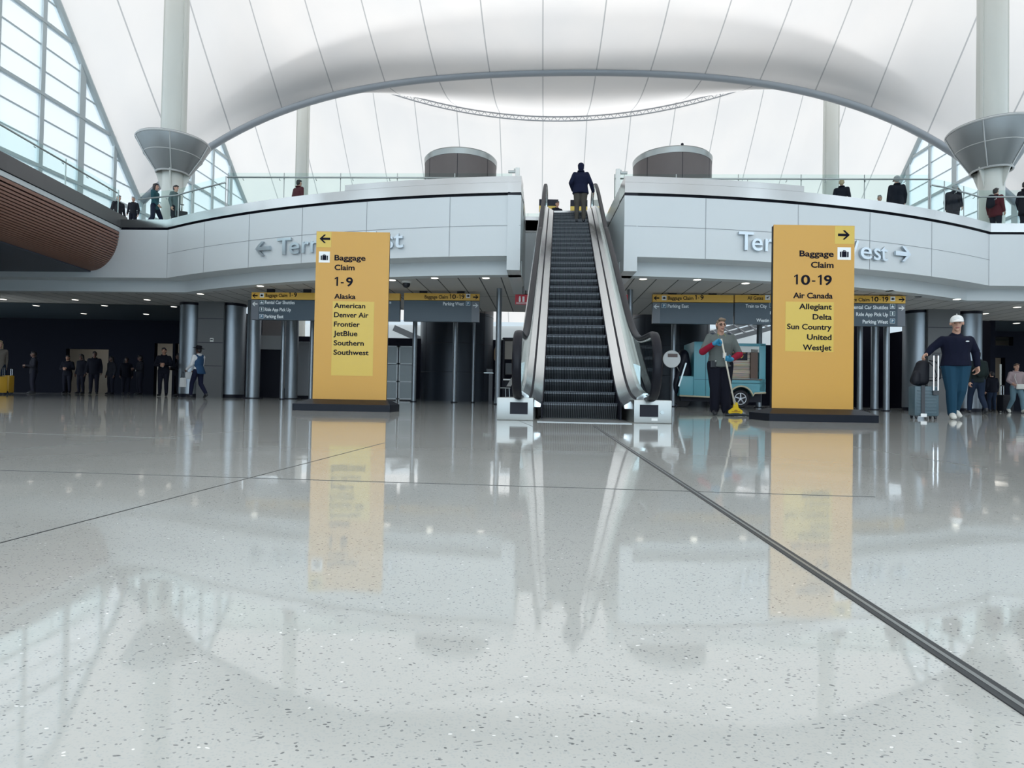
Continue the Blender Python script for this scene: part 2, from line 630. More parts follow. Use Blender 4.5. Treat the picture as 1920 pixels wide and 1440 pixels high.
# unseen strips added outside above the two valleys to shade the tent fabric
for k, v in enumerate((V_RIDGE + 6, V_RIDGE - 6)):
    mb = MB()
    rows = []
    for i in range(61):
        u = -17 + 34 * i / 60
        z = valley_z(u) + 1.4
        wd = 1.95 * (1 - (u / 17.2) ** 2) + 0.1
        rows.append([mb.bm.verts.new(hall(u, v + dv, zz)) for dv, zz in ((-wd, z), (wd, z), (wd, z + 0.15), (-wd, z + 0.15))])
    for a, b in zip(rows, rows[1:]):
        for i in range(4):
            mb.bm.faces.new((a[i], a[(i + 1) % 4], b[(i + 1) % 4], b[i]))
    struct(mb.build('trim_%d' % (13 + k), M_grey))

# ------------------------------------------------------------------ side window walls and end walls
def side_edge(v):
    return roof_z(20.5, v)
def window_wall(idx, sgn):
    fr = MB(); gl = MB()
    u = sgn * 20.5
    v0, v1, z0 = -20.0, 45.5, 6.0
    step = 2.0
    k = 0
    v = v0
    while v <= v1:
        z1 = side_edge(v) - 0.05
        fr.bar(hall(u, v, z0), hall(u, v, z1), 0.16, 0.34 if k % 2 == 0 else 0.20)
        v += step
        k += 1
    for j in range(1, 12):
        z = z0 + 0.95 * j
        heavy = j % 3 == 0
        run = None
        vv = v0
        while vv <= v1 + 0.01:
            ok = side_edge(vv) > z + 0.1
            if ok and run is None:
                run = vv
            if (not ok or vv + 0.25 > v1) and run is not None:
                fr.bar(hall(u, run, z), hall(u, vv, z), 0.20 if heavy else 0.06, 0.12 if heavy else 0.05)
                run = None
            vv += 0.25
    # curved edge beam under the cloth
    pts = [hall(u, v0 + (v1 - v0) * i / 130, side_edge(v0 + (v1 - v0) * i / 130) - 0.14) for i in range(131)]
    fr.tube(pts, 0.17, 8)
    w = struct(fr.build('window_%d' % idx, M_mull))
    for j in range(130):
        a, b = pts[j], pts[j + 1]
        f = [gl.bm.verts.new(q) for q in ((a.x, a.y, z0), (b.x, b.y, z0), (b.x, b.y, b.z), (a.x, a.y, a.z))]
        gl.bm.faces.new(f)
    gl.build('window_pane', M_pane, w)
    # solid wall under the glass
    lw = MB()
    a, b = hall(u, v0), hall(u, 20.4 if sgn < 0 else 18.3)
    lw.bar((a.x, a.y, 3.0), (b.x, b.y, 3.0), 0.3, 6.0)
    return struct(lw.build('wall_left' if sgn < 0 else 'wall_right', M_grey))
window_wall(1, -1)
window_wall(2, 1)
fr = MB(); gl = MB()
for i in range(21):
    u = -20.5 + 2.05 * i
    fr.bar(hall(u, -20.2, 0), hall(u, -20.2, roof_z(u, -20.15)), 0.2, 0.2)
for z in (3.0, 6.0, 9.0, 12.0):
    fr.bar(hall(-20.5, -20.2, z), hall(20.5, -20.2, z), 0.15, 0.15)
w3 = struct(fr.build('window_3', M_mull))
for i in range(20):
    u0, u1 = -20.5 + 2.05 * i, -20.5 + 2.05 * (i + 1)
    gl.bm.faces.new([gl.bm.verts.new(q) for q in (hall(u0, -20.2, 0), hall(u1, -20.2, 0), hall(u1, -20.2, roof_z(u1, -20.15)), hall(u0, -20.2, roof_z(u0, -20.15)))])
gl.build('window_pane', M_pane, w3)
mb = MB()
a, b = hall(-20.5, 46.85), hall(20.5, 46.85)
mb.bar((a.x, a.y, 2.85), (b.x, b.y, 2.85), 0.3, 5.7)
struct(mb.build('wall_front', M_panel))

# ------------------------------------------------------------------ masts with funnel collars
M_mast = add_noise(mat('mast paint', (0.60, 0.61, 0.57), 0.4), 0.8, 0.03)
M_collar = mat('collar perforated steel', (0.25, 0.265, 0.27), 0.42, 0.55)
M_collar_rib = mat('collar rib', (0.50, 0.51, 0.51), 0.4, 0.3)
def mast(u, v, r, label, group, collar_z=None, fh=1.6):
    base_z = 6.0 if collar_z else 0.0
    p = hall(u, v)
    t = thing('roof_mast', label, 'mast', p, -YAW, group)
    mb = MB()
    top = roof_z(u, v) + 0.05
    prof = [(r * 1.05, base_z), (r * 1.05, base_z + 0.06)]
    if collar_z:
        prof += [(r * 0.86, base_z + 0.07), (r * 0.86, collar_z)]
    prof += [(r, collar_z or 6.1), (r * 0.93, top)]
    mb.lathe(prof, 40)
    mb.build('pole', M_mast, t, smooth=35)
    rib = MB()                                   # flat cover strips up the pole
    for a in (1.9, 4.35):
        rib.box(-0.045, 0.045, r * 0.9, r + 0.035, (collar_z or 6) + 0.2, top, Matrix.Rotation(a, 4, 'Z'))
    rib.build('cover_strip', M_mast, t)
    if collar_z:
        c = MB()
        z = collar_z
        R1, R0 = r * 2.95, r * 1.35
        c.lathe([(R0 - 0.02, z - fh - 0.02), (R0, z - fh), (R0 + 0.62 * (R1 - R0), z - fh * 0.49), (R1, z - 0.12), (R1, z), (R1 - 0.06, z), (R1 - 0.1, z - 0.1), (r, z - 0.1)], 48, cap=False)
        fu = c.build('funnel', M_collar, t, smooth=40)
        rm = MB()
        for rr, zz, q in ((R1, z - 0.06, 0.04), (R0 + 0.62 * (R1 - R0), z - fh * 0.49, 0.018), (R0, z - fh, 0.035)):
            rm.tube([(rr * math.cos(2 * math.pi * i / 48), rr * math.sin(2 * math.pi * i / 48), zz) for i in range(48)], q, 6, closed=True)
        for i in range(5):
            a = 2 * math.pi * (i + 0.12) / 5
            ca, sa = math.cos(a), math.sin(a)
            rm.tube([((rr + 0.015) * ca, (rr + 0.015) * sa, zz) for rr, zz in ((R1, z - 0.1), (R0 + 0.62 * (R1 - R0), z - fh * 0.49), (R0, z - fh))], 0.02, 6)
        rm.build('rib', M_collar_rib, fu)
        for i in range(4):
            br = MB()
            a = 2 * math.pi * (i + 0.25) / 4
            br.prism([(r * 0.8, z - fh + 0.1), (R0 + 0.05, z - fh + 0.1), (r * 0.88, z - fh - 0.65)], -0.02, 0.02, Matrix.Rotation(a, 4, 'Z'))
            br.build('bracket', M_mast, t)
    return t
mast(-15, 21.85, 0.42, 'white roof mast with grey funnel collar behind the left glass railing', 'roof masts', 9.72, 1.25)
mast(15, 21.85, 0.45, 'white roof mast with grey funnel collar behind the right glass railing', 'roof masts', 10.05, 1.5)
mast(-15, 33.85, 0.36, 'slim distant roof mast behind the person in the dark red coat', 'roof masts')
mast(15, 33.85, 0.40, 'slim distant roof mast behind the blond person in black', 'roof masts')

# ------------------------------------------------------------------ upper floor: slab, fascia, steel band
AC, AR = Vector((2.7, 41.5, 0)), 26.0
def arc_pt(X, inset=0.0):
    d = X - AC.x
    y = AC.y - math.sqrt(AR * AR - d * d)
    p = Vector((X, y, 0))
    return p + (AC - p).normalized() * inset
XL, XR = -11.5, 14.75
NL, NR = 0.15, 2.85                # the escalator notch
N_BACK = 19.35
def run_left(inset=0.0):
    pts = [arc_pt(XL + (NL - XL) * i / 40, inset) for i in range(41)]
    c = arc_pt(XL)
    far = [Vector((-40, c.y + 1.5, 0)), Vector((c.x, c.y, 0))]
    nrm = Vector((0.05, 1, 0)).normalized()
    return [far[0] + nrm * inset] + pts
def run_right(inset=0.0):
    pts = [arc_pt(NR + (XR - NR) * i / 40, inset) for i in range(41)]
    c = arc_pt(XR)
    return pts + [Vector((44, c.y - 1.53, 0)) + Vector((0.05, 1, 0)) * inset]

def wall_band(runs, z0, z1, th, name, m, parent=None, st=True):
    """Upright band following a plan line, with real thickness."""
    mb = MB()
    n = len(runs[0])
    a, b = runs
    va = [[mb.bm.verts.new((p.x, p.y, z)) for z in (z0, z1)] for p in a]
    vb = [[mb.bm.verts.new((p.x, p.y, z)) for z in (z0, z1)] for p in b]
    for i in range(n - 1):
        mb.bm.faces.new((va[i][0], va[i + 1][0], va[i + 1][1], va[i][1]))
        mb.bm.faces.new((vb[i + 1][0], vb[i][0], vb[i][1], vb[i + 1][1]))
        mb.bm.faces.new((va[i][1], va[i + 1][1], vb[i + 1][1], vb[i][1]))
        mb.bm.faces.new((va[i + 1][0], va[i][0], vb[i][0], vb[i + 1][0]))
    for k in (0, n - 1):
        mb.bm.faces.new((va[k][0], va[k][1], vb[k][1], vb[k][0]))
    o = mb.build(name, m, parent, smooth=30)
    if st and parent is None:
        struct(o)
    return o

Z_SOFF, Z_PAN0, Z_PAN1, Z_FL = 3.60, 3.96, 5.56, 6.0
trim_no = [20]
def trim(): 
    trim_no[0] += 1
    return 'trim_%d' % trim_no[0]
for runf, side in ((run_left, 'left'), (run_right, 'right')):
    wall_band((runf(0.0), runf(0.75)), Z_PAN0, Z_PAN1, 0.7, 'wall_fascia_' + side, M_panel)
    wall_band((runf(0.08), runf(0.75)), Z_PAN1, Z_PAN1 + 0.07, 0.7, trim(), M_dark)
    wall_band((runf(0.62), runf(0.95)), Z_SOFF - 0.02, Z_PAN0, 0.3, 'wall_downstand_' + side, M_panel)
    # steel coping: low outside, taller towards the escalator
    lowr = (runf(-0.03), runf(0.75))
    wall_band(lowr, Z_PAN1 + 0.07, 5.90, 0.7, trim(), M_steel)
def arc_run(x0, x1, inset, n=24):
    return [arc_pt(x0 + (x1 - x0) * i / n, inset) for i in range(n + 1)]
wall_band((arc_run(-4.75, NL, -0.035), arc_run(-4.75, NL, 0.6)), 5.9, 6.06, 0.6, trim(), M_steel)
wall_band((arc_run(NR, 7.75, -0.035), arc_run(NR, 7.75, 0.6)), 5.9, 6.06, 0.6, trim(), M_steel)
# panel joints on the fascia: upright grooves and one level groove
def joints(x0, x1, xs, name):
    mb = MB()
    def groove(run, z0, z1):
        a = [[mb.bm.verts.new((p.x, p.y, z)) for z in (z0, z1)] for p in run]
        for i in range(len(run) - 1):
            mb.bm.faces.new((a[i][0], a[i + 1][0], a[i + 1][1], a[i][1]))
    run0 = arc_run(x0, x1, -0.004, 40)
    groove(run0, 4.755, 4.768)
    for x in xs:
        p, q = arc_pt(x, -0.004), arc_pt(x + 0.014, -0.004)
        groove([p, q], Z_PAN0, Z_PAN1)
    return struct(mb.build(name, M_joint))
joints(XL, NL, [-11.5, -9.75, -7.95, -6.1, -4.1, -1.75, -0.02], trim())
joints(NR, XR, [5.0, 7.6, 9.85, 12.1, 14.7], trim())

# slab: deck on top, soffit underneath
def outline():
    L_ = run_left(0.5)[::1]
    R_ = run_right(0.5)
    back = 23.7
    return [(p.x, p.y) for p in L_] + [(NL + 0.2, N_BACK), (NR + 0.05, N_BACK)] + [(p.x, p.y) for p in R_] + [(44, back), (-40, back)]
mb = MB()
mb.plate(outline(), 5.60, 6.0)
struct(mb.build('floor_upper', mat('upper deck', (0.45, 0.46, 0.46), 0.25)))
def soffit_material():
    m = mat('soffit metal panel', (0.5,0.5,0.5), 0.55)
    nt = m.node_tree
    N, L = nt.nodes.new, nt.links.new
    tc = N('ShaderNodeTexCoord')
    mp = N('ShaderNodeMapping'); mp.inputs['Rotation'].default_value = (0, 0, R(3))
    br = N('ShaderNodeTexBrick')
    br.offset = 0.0
    br.inputs['Color1'].default_value = (0.55, 0.55, 0.54, 1)
    br.inputs['Color2'].default_value = (0.50, 0.505, 0.51, 1)
    br.inputs['Mortar'].default_value = (0.03, 0.035, 0.04, 1)
    br.inputs['Scale'].default_value = 1.0
    br.inputs['Mortar Size'].default_value = 0.018
    br.inputs['Brick Width'].default_value = 0.62
    br.inputs['Row Height'].default_value = 5.0
    L(tc.outputs['Object'], mp.inputs[0]); L(mp.outputs[0], br.inputs['Vector'])
    L(br.outputs['Color'], bsdf(m).inputs['Base Color'])
    return m
mb = MB()
ol = [(p.x, p.y) for p in run_left(0.8)] + [(NL + 0.2, N_BACK), (NR + 0.05, N_BACK)] + [(p.x, p.y) for p in run_right(0.8)] + [(44, 23.7), (-40, 23.7)]
mb.plate(ol, Z_SOFF, Z_SOFF + 0.1)
struct(mb.build('ceiling_soffit', soffit_material()))
# notch side walls, landing edge
for x0, x1, nm in ((NL, NL + 0.2, 'wall_notch_left'), (NR, NR + 0.05, 'wall_notch_right')):
    s = -1 if x0 < 1 else 1
    a = arc_pt(x0)
    mb = MB()
    p, q = Vector((x0, a.y, 0)), Vector((x1, N_BACK, 0))
    n_ = Vector((s * 0.35, 0, 0))
    mb.plate([tuple(w[:2]) for w in (p, q, q + n_, p + n_)], Z_SOFF - 0.02, Z_PAN1)
    struct(mb.build(nm, M_panel))
    mb = MB()
    mb.plate([tuple(w[:2]) for w in (p, q, q + n_, p + n_)], Z_PAN1, Z_PAN1 + 0.08)
    struct(mb.build(trim(), M_dark))
    mb = MB()
    mb.plate([tuple(w[:2]) for w in (p, q, q + n_, p + n_)], Z_PAN1 + 0.08, 6.06)
    struct(mb.build(trim(), M_steel))
mb = MB()
mb.box(NL, NR + 0.3, N_BACK, N_BACK + 0.25, 5.66, 6.12)
struct(mb.build(trim(), M_steel))
mb = MB()
mb.box(NL, NR + 0.3, N_BACK + 0.02, N_BACK + 0.27, Z_SOFF, 5.66)
struct(mb.build('wall_landing', M_panel))
# ------------------------------------------------------------------ left balcony with slatted belly
BAL = [Vector((-13.15, 20.2, 0)), Vector((-12.7, 14.8, 0)), Vector((-12.3, 8.0, 0)), Vector((-12.1, -2.0, 0))]
def bal_band(x0, z0, x1, z1, name, m, th=0.06):
    """Plank along the balcony: section corners given as distance outward (left) of the edge."""
    mb = MB()
    rows = []
    for p in BAL:
        rows.append([mb.bm.verts.new((p.x - a, p.y, z)) for a, z in ((x0, z0), (x1, z1), (x1 + th, z1), (x0 + th, z0))])
    for a, b in zip(rows, rows[1:]):
        for i in range(4):
            mb.bm.faces.new((a[i], a[(i + 1) % 4], b[(i + 1) % 4], b[i]))
    mb.bm.faces.new(rows[0])
    mb.bm.faces.new(list(reversed(rows[-1])))
    return mb.build(name, m)
M_balsteel = mat('dark coping steel', (0.10, 0.10, 0.105), 0.35, 0.6)
struct(bal_band(0.0, 5.64, 0.02, 6.08, 'trim_60', M_balsteel, 0.3))
struct(bal_band(0.05, 5.50, 0.03, 5.62, 'trim_61', M_panel, 0.2))
struct(bal_band(0.04, 5.62, 0.04, 5.64, 'trim_62', M_dark, 0.2))
belly = []
for i in range(25):
    a = math.pi / 2 * i / 24
    belly.append((0.06 + 0.95 * (1 - math.cos(a)) ** 0.9, 5.48 - 1.30 * math.sin(a) ** 0.85))
t = struct(bal_band(0.75, 5.6, 1.15, 4.22, 'wall_balcony', mat('slat gap', (0.02, 0.014, 0.014), 0.8), 0.3))
for i in range(0, 24):
    (xa, za), (xb, zb) = belly[i], belly[i + 1]
    k = 0.66
    o = bal_band(xa, za, xa + (xb - xa) * k, za + (zb - za) * k, 'slat', M_wood, 0.05)
    o.parent = t
mb = MB()
mb.plate([(p.x - 1.0, p.y) for p in BAL] + [(-20, -2), (-20, 20.2)], 4.14, 4.20)
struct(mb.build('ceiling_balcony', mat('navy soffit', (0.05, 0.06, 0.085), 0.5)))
mb = MB()
mb.plate([(p.x - 0.3, p.y) for p in BAL] + [(-20, -2), (-20, 20.2)], 5.75, 6.0)
struct(mb.build('floor_balcony', mat('upper deck', (0.45, 0.46, 0.46), 0.25)))

# ------------------------------------------------------------------ glass railings
def railing(label, pts, z0, ztop, zrail, group='glass railings of the upper floor', rail_in=0.07, panel=1.9, posts=True):
    pts = [Vector(p) for p in pts]
    t = thing('glass_railing', label, 'railing', (0, 0, 0), 0, group)
    for a, b in zip(pts, pts[1:]):
        L = (b - a).length
        n = max(1, round(L / panel))
        d = (b - a) / L
        for i in range(n):
            p, q = a + d * (L * i / n + 0.012), a + d * (L * (i + 1) / n - 0.012)
            g = MB()
            g.bar((p.x, p.y, (z0 + ztop) / 2), (q.x, q.y, (z0 + ztop) / 2), 0.016, ztop - z0)
            g.build('glass_panel', M_glass, t)
            e = MB()
            e.box(-0.011, 0.011, -0.011, 0.011, z0 - 0.05, ztop)
            e.build('edge_clamp', M_rail, t, loc=(p.x - d.x * 0.012, p.y - d.y * 0.012, 0))
    r = MB()
    r.tube([(p.x, p.y - rail_in, zrail) for p in pts], 0.026, 8)
    h = r.build('handrail', M_rail, t, smooth=True)
    for a, b in zip(pts, pts[1:]):
        L = (b - a).length
        d = (b - a) / L
        for i in range(max(1, int(L / 1.15))):
            p = a + d * (0.5 + 1.15 * i)
            br = MB()
            br.tube([(p.x, p.y, zrail - 0.07), (p.x, p.y - rail_in, zrail - 0.06), (p.x, p.y - rail_in, zrail)], 0.012, 6)
            br.build('bracket', M_rail, h)
    return t
ra, rb = Vector((-8.97, 18.52, 0)), Vector((NL - 0.25, 18.13, 0))
railing('long glass railing left of the escalator, in front of the left drum', [ra, rb], 6.0, 7.06, 6.90)
railing('glass railing at the upper left corner, beside the two walking women', [ra + Vector((-0.1, 0.06, 0))] + [arc_pt(x, 0.25) for x in (-9.8, -10.7, -11.4)] + [Vector((-12.9, 20.4, 0))], 5.9, 6.98, 6.75)
railing('glass railing running along the edge of the left balcony', [Vector((p.x - 0.35, p.y, 0)) for p in BAL[:3]], 6.0, 7.02, 6.9, panel=2.4)
rc, rd = Vector((NR + 0.15, 18.02, 0)), Vector((12.25, 17.62, 0))
railing('long glass railing right of the escalator, in front of the right drum', [rc, rd], 6.0, 7.06, 6.90)
railing('glass railing at the upper right corner, in front of the red jacket', [rd + Vector((0.1, 0.05, 0))] + [arc_pt(x, 0.25) for x in (13.0, 13.9, 14.6)] + [Vector((19.5, 18.3, 0))], 5.9, 6.98, 6.75)
railing('glass railing across the back of the upper landing above the escalator', [Vector((-3.5, 23.4, 0)), Vector((6.5, 22.9, 0))], 6.0, 7.4, 7.2)
for X, y, s, w in ((NL - 0.1, 17.9, -1, 'left'), (NR + 0.22, 17.85, 1, 'right')):
    t = thing('gate_post', 'square steel post with a small sensor, %s of the escalator top' % w, 'post', (X, y, 6.0), -YAW, 'posts flanking the escalator top')
    mb = MB(); mb.box(-0.065, 0.065, -0.065, 0.065, 0, 1.14, bevel=0.008)
    mb.build('post', M_white, t)
    mb = MB(); mb.box(0.07 if s > 0 else -0.28, 0.28 if s > 0 else -0.07, -0.04, 0.04, 1.0, 1.07, bevel=0.01)
    mb.box(-0.02 + s * 0.09, 0.02 + s * 0.09, -0.03, 0.03, 1.06, 1.12)
    mb.build('sensor', M_rail, t)

# ------------------------------------------------------------------ drums through the floors
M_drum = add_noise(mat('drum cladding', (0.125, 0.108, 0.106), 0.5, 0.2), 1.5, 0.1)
M_drum_shade = mat('drum cladding shade', (0.012, 0.018, 0.03), 0.35, 0.2)  # darker copy of the cladding, shade under the upper floor put into its colour
def drum(X, y, r, z, label):
    t = thing('clad_drum', label, 'round tower', (X, y, 0), 0, 'round towers behind the railings')
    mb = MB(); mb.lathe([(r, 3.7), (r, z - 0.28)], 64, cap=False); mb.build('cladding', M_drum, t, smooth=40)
    mb = MB(); mb.lathe([(r, 0), (r, 3.7)], 64, cap=False); mb.build('shaded_cladding', M_drum_shade, t, smooth=40)
    mb = MB()
    for i in range(7):
        a = 2 * math.pi * (i + 0.25) / 7
        mb.box(r - 0.01, r + 0.004, -0.010, 0.010, 0, z - 0.28, Matrix.Rotation(a, 4, 'Z'))
    for zz in (1.2, 2.4, 3.6):
        mb.tube([((r - 0.003) * math.cos(2 * math.pi * i / 64), (r - 0.003) * math.sin(2 * math.pi * i / 64), zz) for i in range(64)], 0.012, 4, closed=True)
    mb.build('joint', M_dark, t)
    mb = MB(); mb.lathe([(r + 0.01, z - 0.28), (r + 0.03, z - 0.06), (r - 0.02, z), (r - 0.3, z + 0.02)], 64); mb.build('rim', M_rail, t, smooth=40)
    return t
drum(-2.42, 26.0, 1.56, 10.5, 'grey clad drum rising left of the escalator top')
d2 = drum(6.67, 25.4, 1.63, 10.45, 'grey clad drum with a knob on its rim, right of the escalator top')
mb = MB(); mb.ball((0.0, -1.55, 10.5), 0.06); mb.build('knob', M_dark, d2)

# ------------------------------------------------------------------ lower concourse: walls, columns, posts
def wall_box(name, x0, x1, y0, y1, z0, z1, m):
    mb = MB(); mb.box(x0, x1, y0, y1, z0, z1)
    return struct(mb.build(name, m))
def wall_open(name, x0, x1, y, z1, holes, m, th=0.25):
    """Upright wall facing the hall with rectangular openings (x0, x1, z0, z1)."""
    xs = sorted({x0, x1} | {h[0] for h in holes} | {h[1] for h in holes})
    zs = sorted({0.0, z1} | {h[2] for h in holes} | {h[3] for h in holes})
    mb = MB()
    for a, b in zip(xs, xs[1:]):
        for c, d in zip(zs, zs[1:]):
            if not any(h[0] <= a and b <= h[1] and h[2] <= c and d <= h[3] for h in holes):
                mb.box(a, b, y, y + th, c, d)
    return struct(mb.build(name, m))
def X_at(px, d):
    return (px - 960) / F_PX * d
# left side: deep dark concourse; right side likewise
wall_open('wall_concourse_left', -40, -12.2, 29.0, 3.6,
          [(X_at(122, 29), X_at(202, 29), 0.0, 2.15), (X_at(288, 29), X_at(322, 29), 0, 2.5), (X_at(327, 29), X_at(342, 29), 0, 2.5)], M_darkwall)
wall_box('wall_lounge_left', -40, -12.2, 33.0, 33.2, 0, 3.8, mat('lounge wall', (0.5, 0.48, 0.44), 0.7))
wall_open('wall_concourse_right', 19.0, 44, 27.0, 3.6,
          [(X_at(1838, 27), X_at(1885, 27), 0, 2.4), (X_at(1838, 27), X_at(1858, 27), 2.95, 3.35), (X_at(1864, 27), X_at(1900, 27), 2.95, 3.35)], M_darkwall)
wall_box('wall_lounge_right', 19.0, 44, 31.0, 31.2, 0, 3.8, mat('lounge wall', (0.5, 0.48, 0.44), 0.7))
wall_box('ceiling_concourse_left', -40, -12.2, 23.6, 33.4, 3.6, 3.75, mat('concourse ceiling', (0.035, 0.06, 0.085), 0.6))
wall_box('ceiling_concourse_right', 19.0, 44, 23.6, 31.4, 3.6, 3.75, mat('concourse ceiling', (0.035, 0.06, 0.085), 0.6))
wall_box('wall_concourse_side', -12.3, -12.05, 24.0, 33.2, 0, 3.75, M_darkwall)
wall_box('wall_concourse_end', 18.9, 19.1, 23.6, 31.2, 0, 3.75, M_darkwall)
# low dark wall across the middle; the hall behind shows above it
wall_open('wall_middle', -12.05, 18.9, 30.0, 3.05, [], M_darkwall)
wall_box('wall_middle_upper', 13.6, 18.9, 30.02, 30.2, 3.05, 4.6, M_darkwall)
# roof beams of the far hall seen over the low wall
mb = MB()
M_far = mat('far beam', (0.20, 0.22, 0.24), 0.5)
for k in range(3):
    mb.bar((9.5, 35 + k, 2.9 + 0.35 * k), (15.5, 35 + k, 4.6 + 0.35 * k), 0.1, 0.26)
for k in range(9):
    x = 9.8 + 0.65 * k
    mb.bar((x, 35.0, 2.95 + (x - 9.5) * 0.283), (x, 37.0, 3.7 + (x - 9.5) * 0.283), 0.08, 0.08)
mb.bar((-6.8, 34, 4.0), (-4.9, 34, 3.2), 0.1, 0.34)
mb.bar((-5.2, 34.5, 0), (-5.2, 34.5, 5.5), 0.25, 0.25)
mb.bar((11.9, 34.5, 0), (11.9, 34.5, 5.5), 0.2, 0.2)
mb.bar((-10.3, 34.5, 0), (-10.3, 34.5, 5.5), 0.12, 0.12)
struct(mb.build('trim_70', M_far))
for k, (x0, x1, z) in enumerate(((-40, -22, 3.6), (22, 44, 3.6))):
    pass
for xx, w in ((X_at(160, 31), 1.0), (X_at(315, 31), 1.0)):
    lt = bpy.data.lights.new('lounge lamp', 'AREA'); lt.energy = 14; lt.size = 1.6; lt.color = (1, 0.93, 0.82)
    lo = bpy.data.objects.new('lounge_lamp', lt); col.objects.link(lo); lo.location = (xx, 31.0, 3.5)
lt = bpy.data.lights.new('lounge lamp', 'AREA'); lt.energy = 22; lt.size = 1.6; lt.color = (1, 0.95, 0.85)
lo = bpy.data.objects.new('lounge_lamp', lt); col.objects.link(lo); lo.location = (X_at(1850, 29), 29.2, 3.5)

def column(px, d, r, label, group, z=Z_SOFF, base=True):
    t = thing('round_column', label, 'column', (X_at(px, d), d, 0), 0, group)
    mb = MB(); mb.lathe([(r, 0.12), (r, z - 0.1)], 40, cap=False); mb.build('shaft', M_column, t, smooth=40)
    mb = MB(); mb.lathe([(r * 0.97, 0), (r * 0.97, 0.12)], 40); mb.build('plinth', M_dark, t, smooth=40)
    mb = MB(); mb.lathe([(r * 1.02, z - 0.1), (r * 1.02, z)], 40); mb.build('collar', M_dark, t, smooth=40)
    return t
CG = 'big steel clad columns'
column(358, 23.0, 0.44, 'steel clad column behind the walking woman, left of the grey panel', CG)
column(434, 23.0, 0.46, 'steel clad column right of the grey panel, beside the left overhead sign', CG)
column(1720, 21.6, 0.47, 'steel clad column behind the suitcase, left of the man in the white cap', CG)
column(1813, 21.6, 0.44, 'steel clad column behind the head of the man in the white cap', CG)
SG = 'slim columns and posts under the upper floor'
def slim(px, d, r, label, z=Z_SOFF):
    t = thing('slim_column', label, 'column', (X_at(px, d), d, 0), 0, SG)
    mb = MB(); mb.lathe([(r, 0.0), (r, z)], 24); mb.build('shaft', M_column, t, smooth=40)
    mb = MB(); mb.lathe([(r * 1.5, 0.0), (r * 1.5, 0.03)], 24); mb.build('base_ring', M_dark, t, smooth=40)
slim(474, 22.0, 0.24, 'slim dark column below the left end of the overhead sign')
slim(546, 22.5, 0.23, 'slim dark column behind the left yellow totem, below the overhead sign')
slim(529, 20.8, 0.07, 'thin bright post below the words of the left overhead sign')
slim(583, 20.8, 0.07, 'thin bright post just left of the left yellow totem')
slim(776, 20.8, 0.08, 'thin bright post left of the dark drum, right of the glazed doors')
slim(852, 20.8, 0.08, 'thin bright post standing in front of the dark drum')
slim(887, 21.6, 0.05, 'thinnest post, at the right side of the dark drum')
slim(933, 18.5, 0.085, 'dark grey post left of the escalator, beside the red sign')
slim(1179, 18.3, 0.085, 'dark grey post right of the escalator, beside the red sign')
slim(1262, 20.6, 0.08, 'bright post behind the escalator newel, left of the teal truck')
slim(1423, 22.4, 0.10, 'bright post behind the teal truck roof')
slim(1612, 19.4, 0.08, 'bright post right beside the right yellow totem')
slim(1662, 19.4, 0.09, 'bright post below the end of the right overhead sign')
slim(1640, 22.0, 0.13, 'dark column between the two bright posts on the right')

def panel_wall(px0, px1, d, label, plate=False):
    x0, x1 = X_at(px0, d), X_at(px1, d)
    t = thing('service_panel', label, 'wall panel', ((x0 + x1) / 2, d, 0), 0, 'grey panels between the big columns')
    w = (x1 - x0) / 2
    mb = MB()
    mb.box(-w, w, 0, 0.1, 0, Z_SOFF)
    mb.build('panel', M_grey, t)
    mb = MB()
    for z in (1.18, 2.05, 2.95):
        mb.box(-w, w, -0.004, 0.0, z - 0.008, z + 0.008)
    mb.build('joint', M_dark, t)
    if plate:
        mb = MB(); mb.box(-0.0, 0.13, -0.03, -0.004, 2.08, 2.22, bevel=0.008)
        pl = mb.build('call_plate', M_white, t)
        mb = MB(); mb.box(0.02, 0.11, -0.035, -0.03, 2.14, 2.18); mb.build('slot', M_dark, pl)
panel_wall(368, 416, 22.35, 'grey panel wall behind the walking woman, between two steel columns', True)
panel_wall(1740, 1800, 20.98, 'grey panel wall behind the man in the white cap, between two steel columns')

# dark door and grey panels seen between the slim columns on the left
t = thing('lift_door', 'black doorway in a pale wall panel under the left overhead sign', 'doorway', (X_at(508, 25), 25.0, 0))
mb = MB(); mb.box(-0.62, 0.55, 0, 0.12, 2.02, 2.6); mb.box(0.42, 0.55, 0, 0.12, 0.4, 2.02); mb.build('surround', mat('pale surround', (0.33, 0.34, 0.35), 0.5), t)
mb = MB(); mb.box(-0.62, 0.42, 0.03, 0.12, 0, 2.02); mb.build('leaf', M_dark, t)
mb = MB(); mb.box(-0.5, 0.62, 0.2, 0.3, 2.6, 3.3); mb.build('bulkhead', mat('brown bulkhead', (0.22, 0.20, 0.20), 0.6), t)
t = thing('grey_screen', 'plain grey screen panel standing left of the left yellow totem', 'panel', (X_at(567, 23.5), 23.5, 0))
mb = MB(); mb.box(-0.24, 0.24, 0, 0.06, 0.12, 2.25, bevel=0.01); mb.build('panel', mat('screen grey', (0.24, 0.25, 0.27), 0.5), t)
mb = MB(); mb.box(-0.28, 0.28, -0.03, 0.09, 0, 0.12); mb.build('foot', M_dark, t)
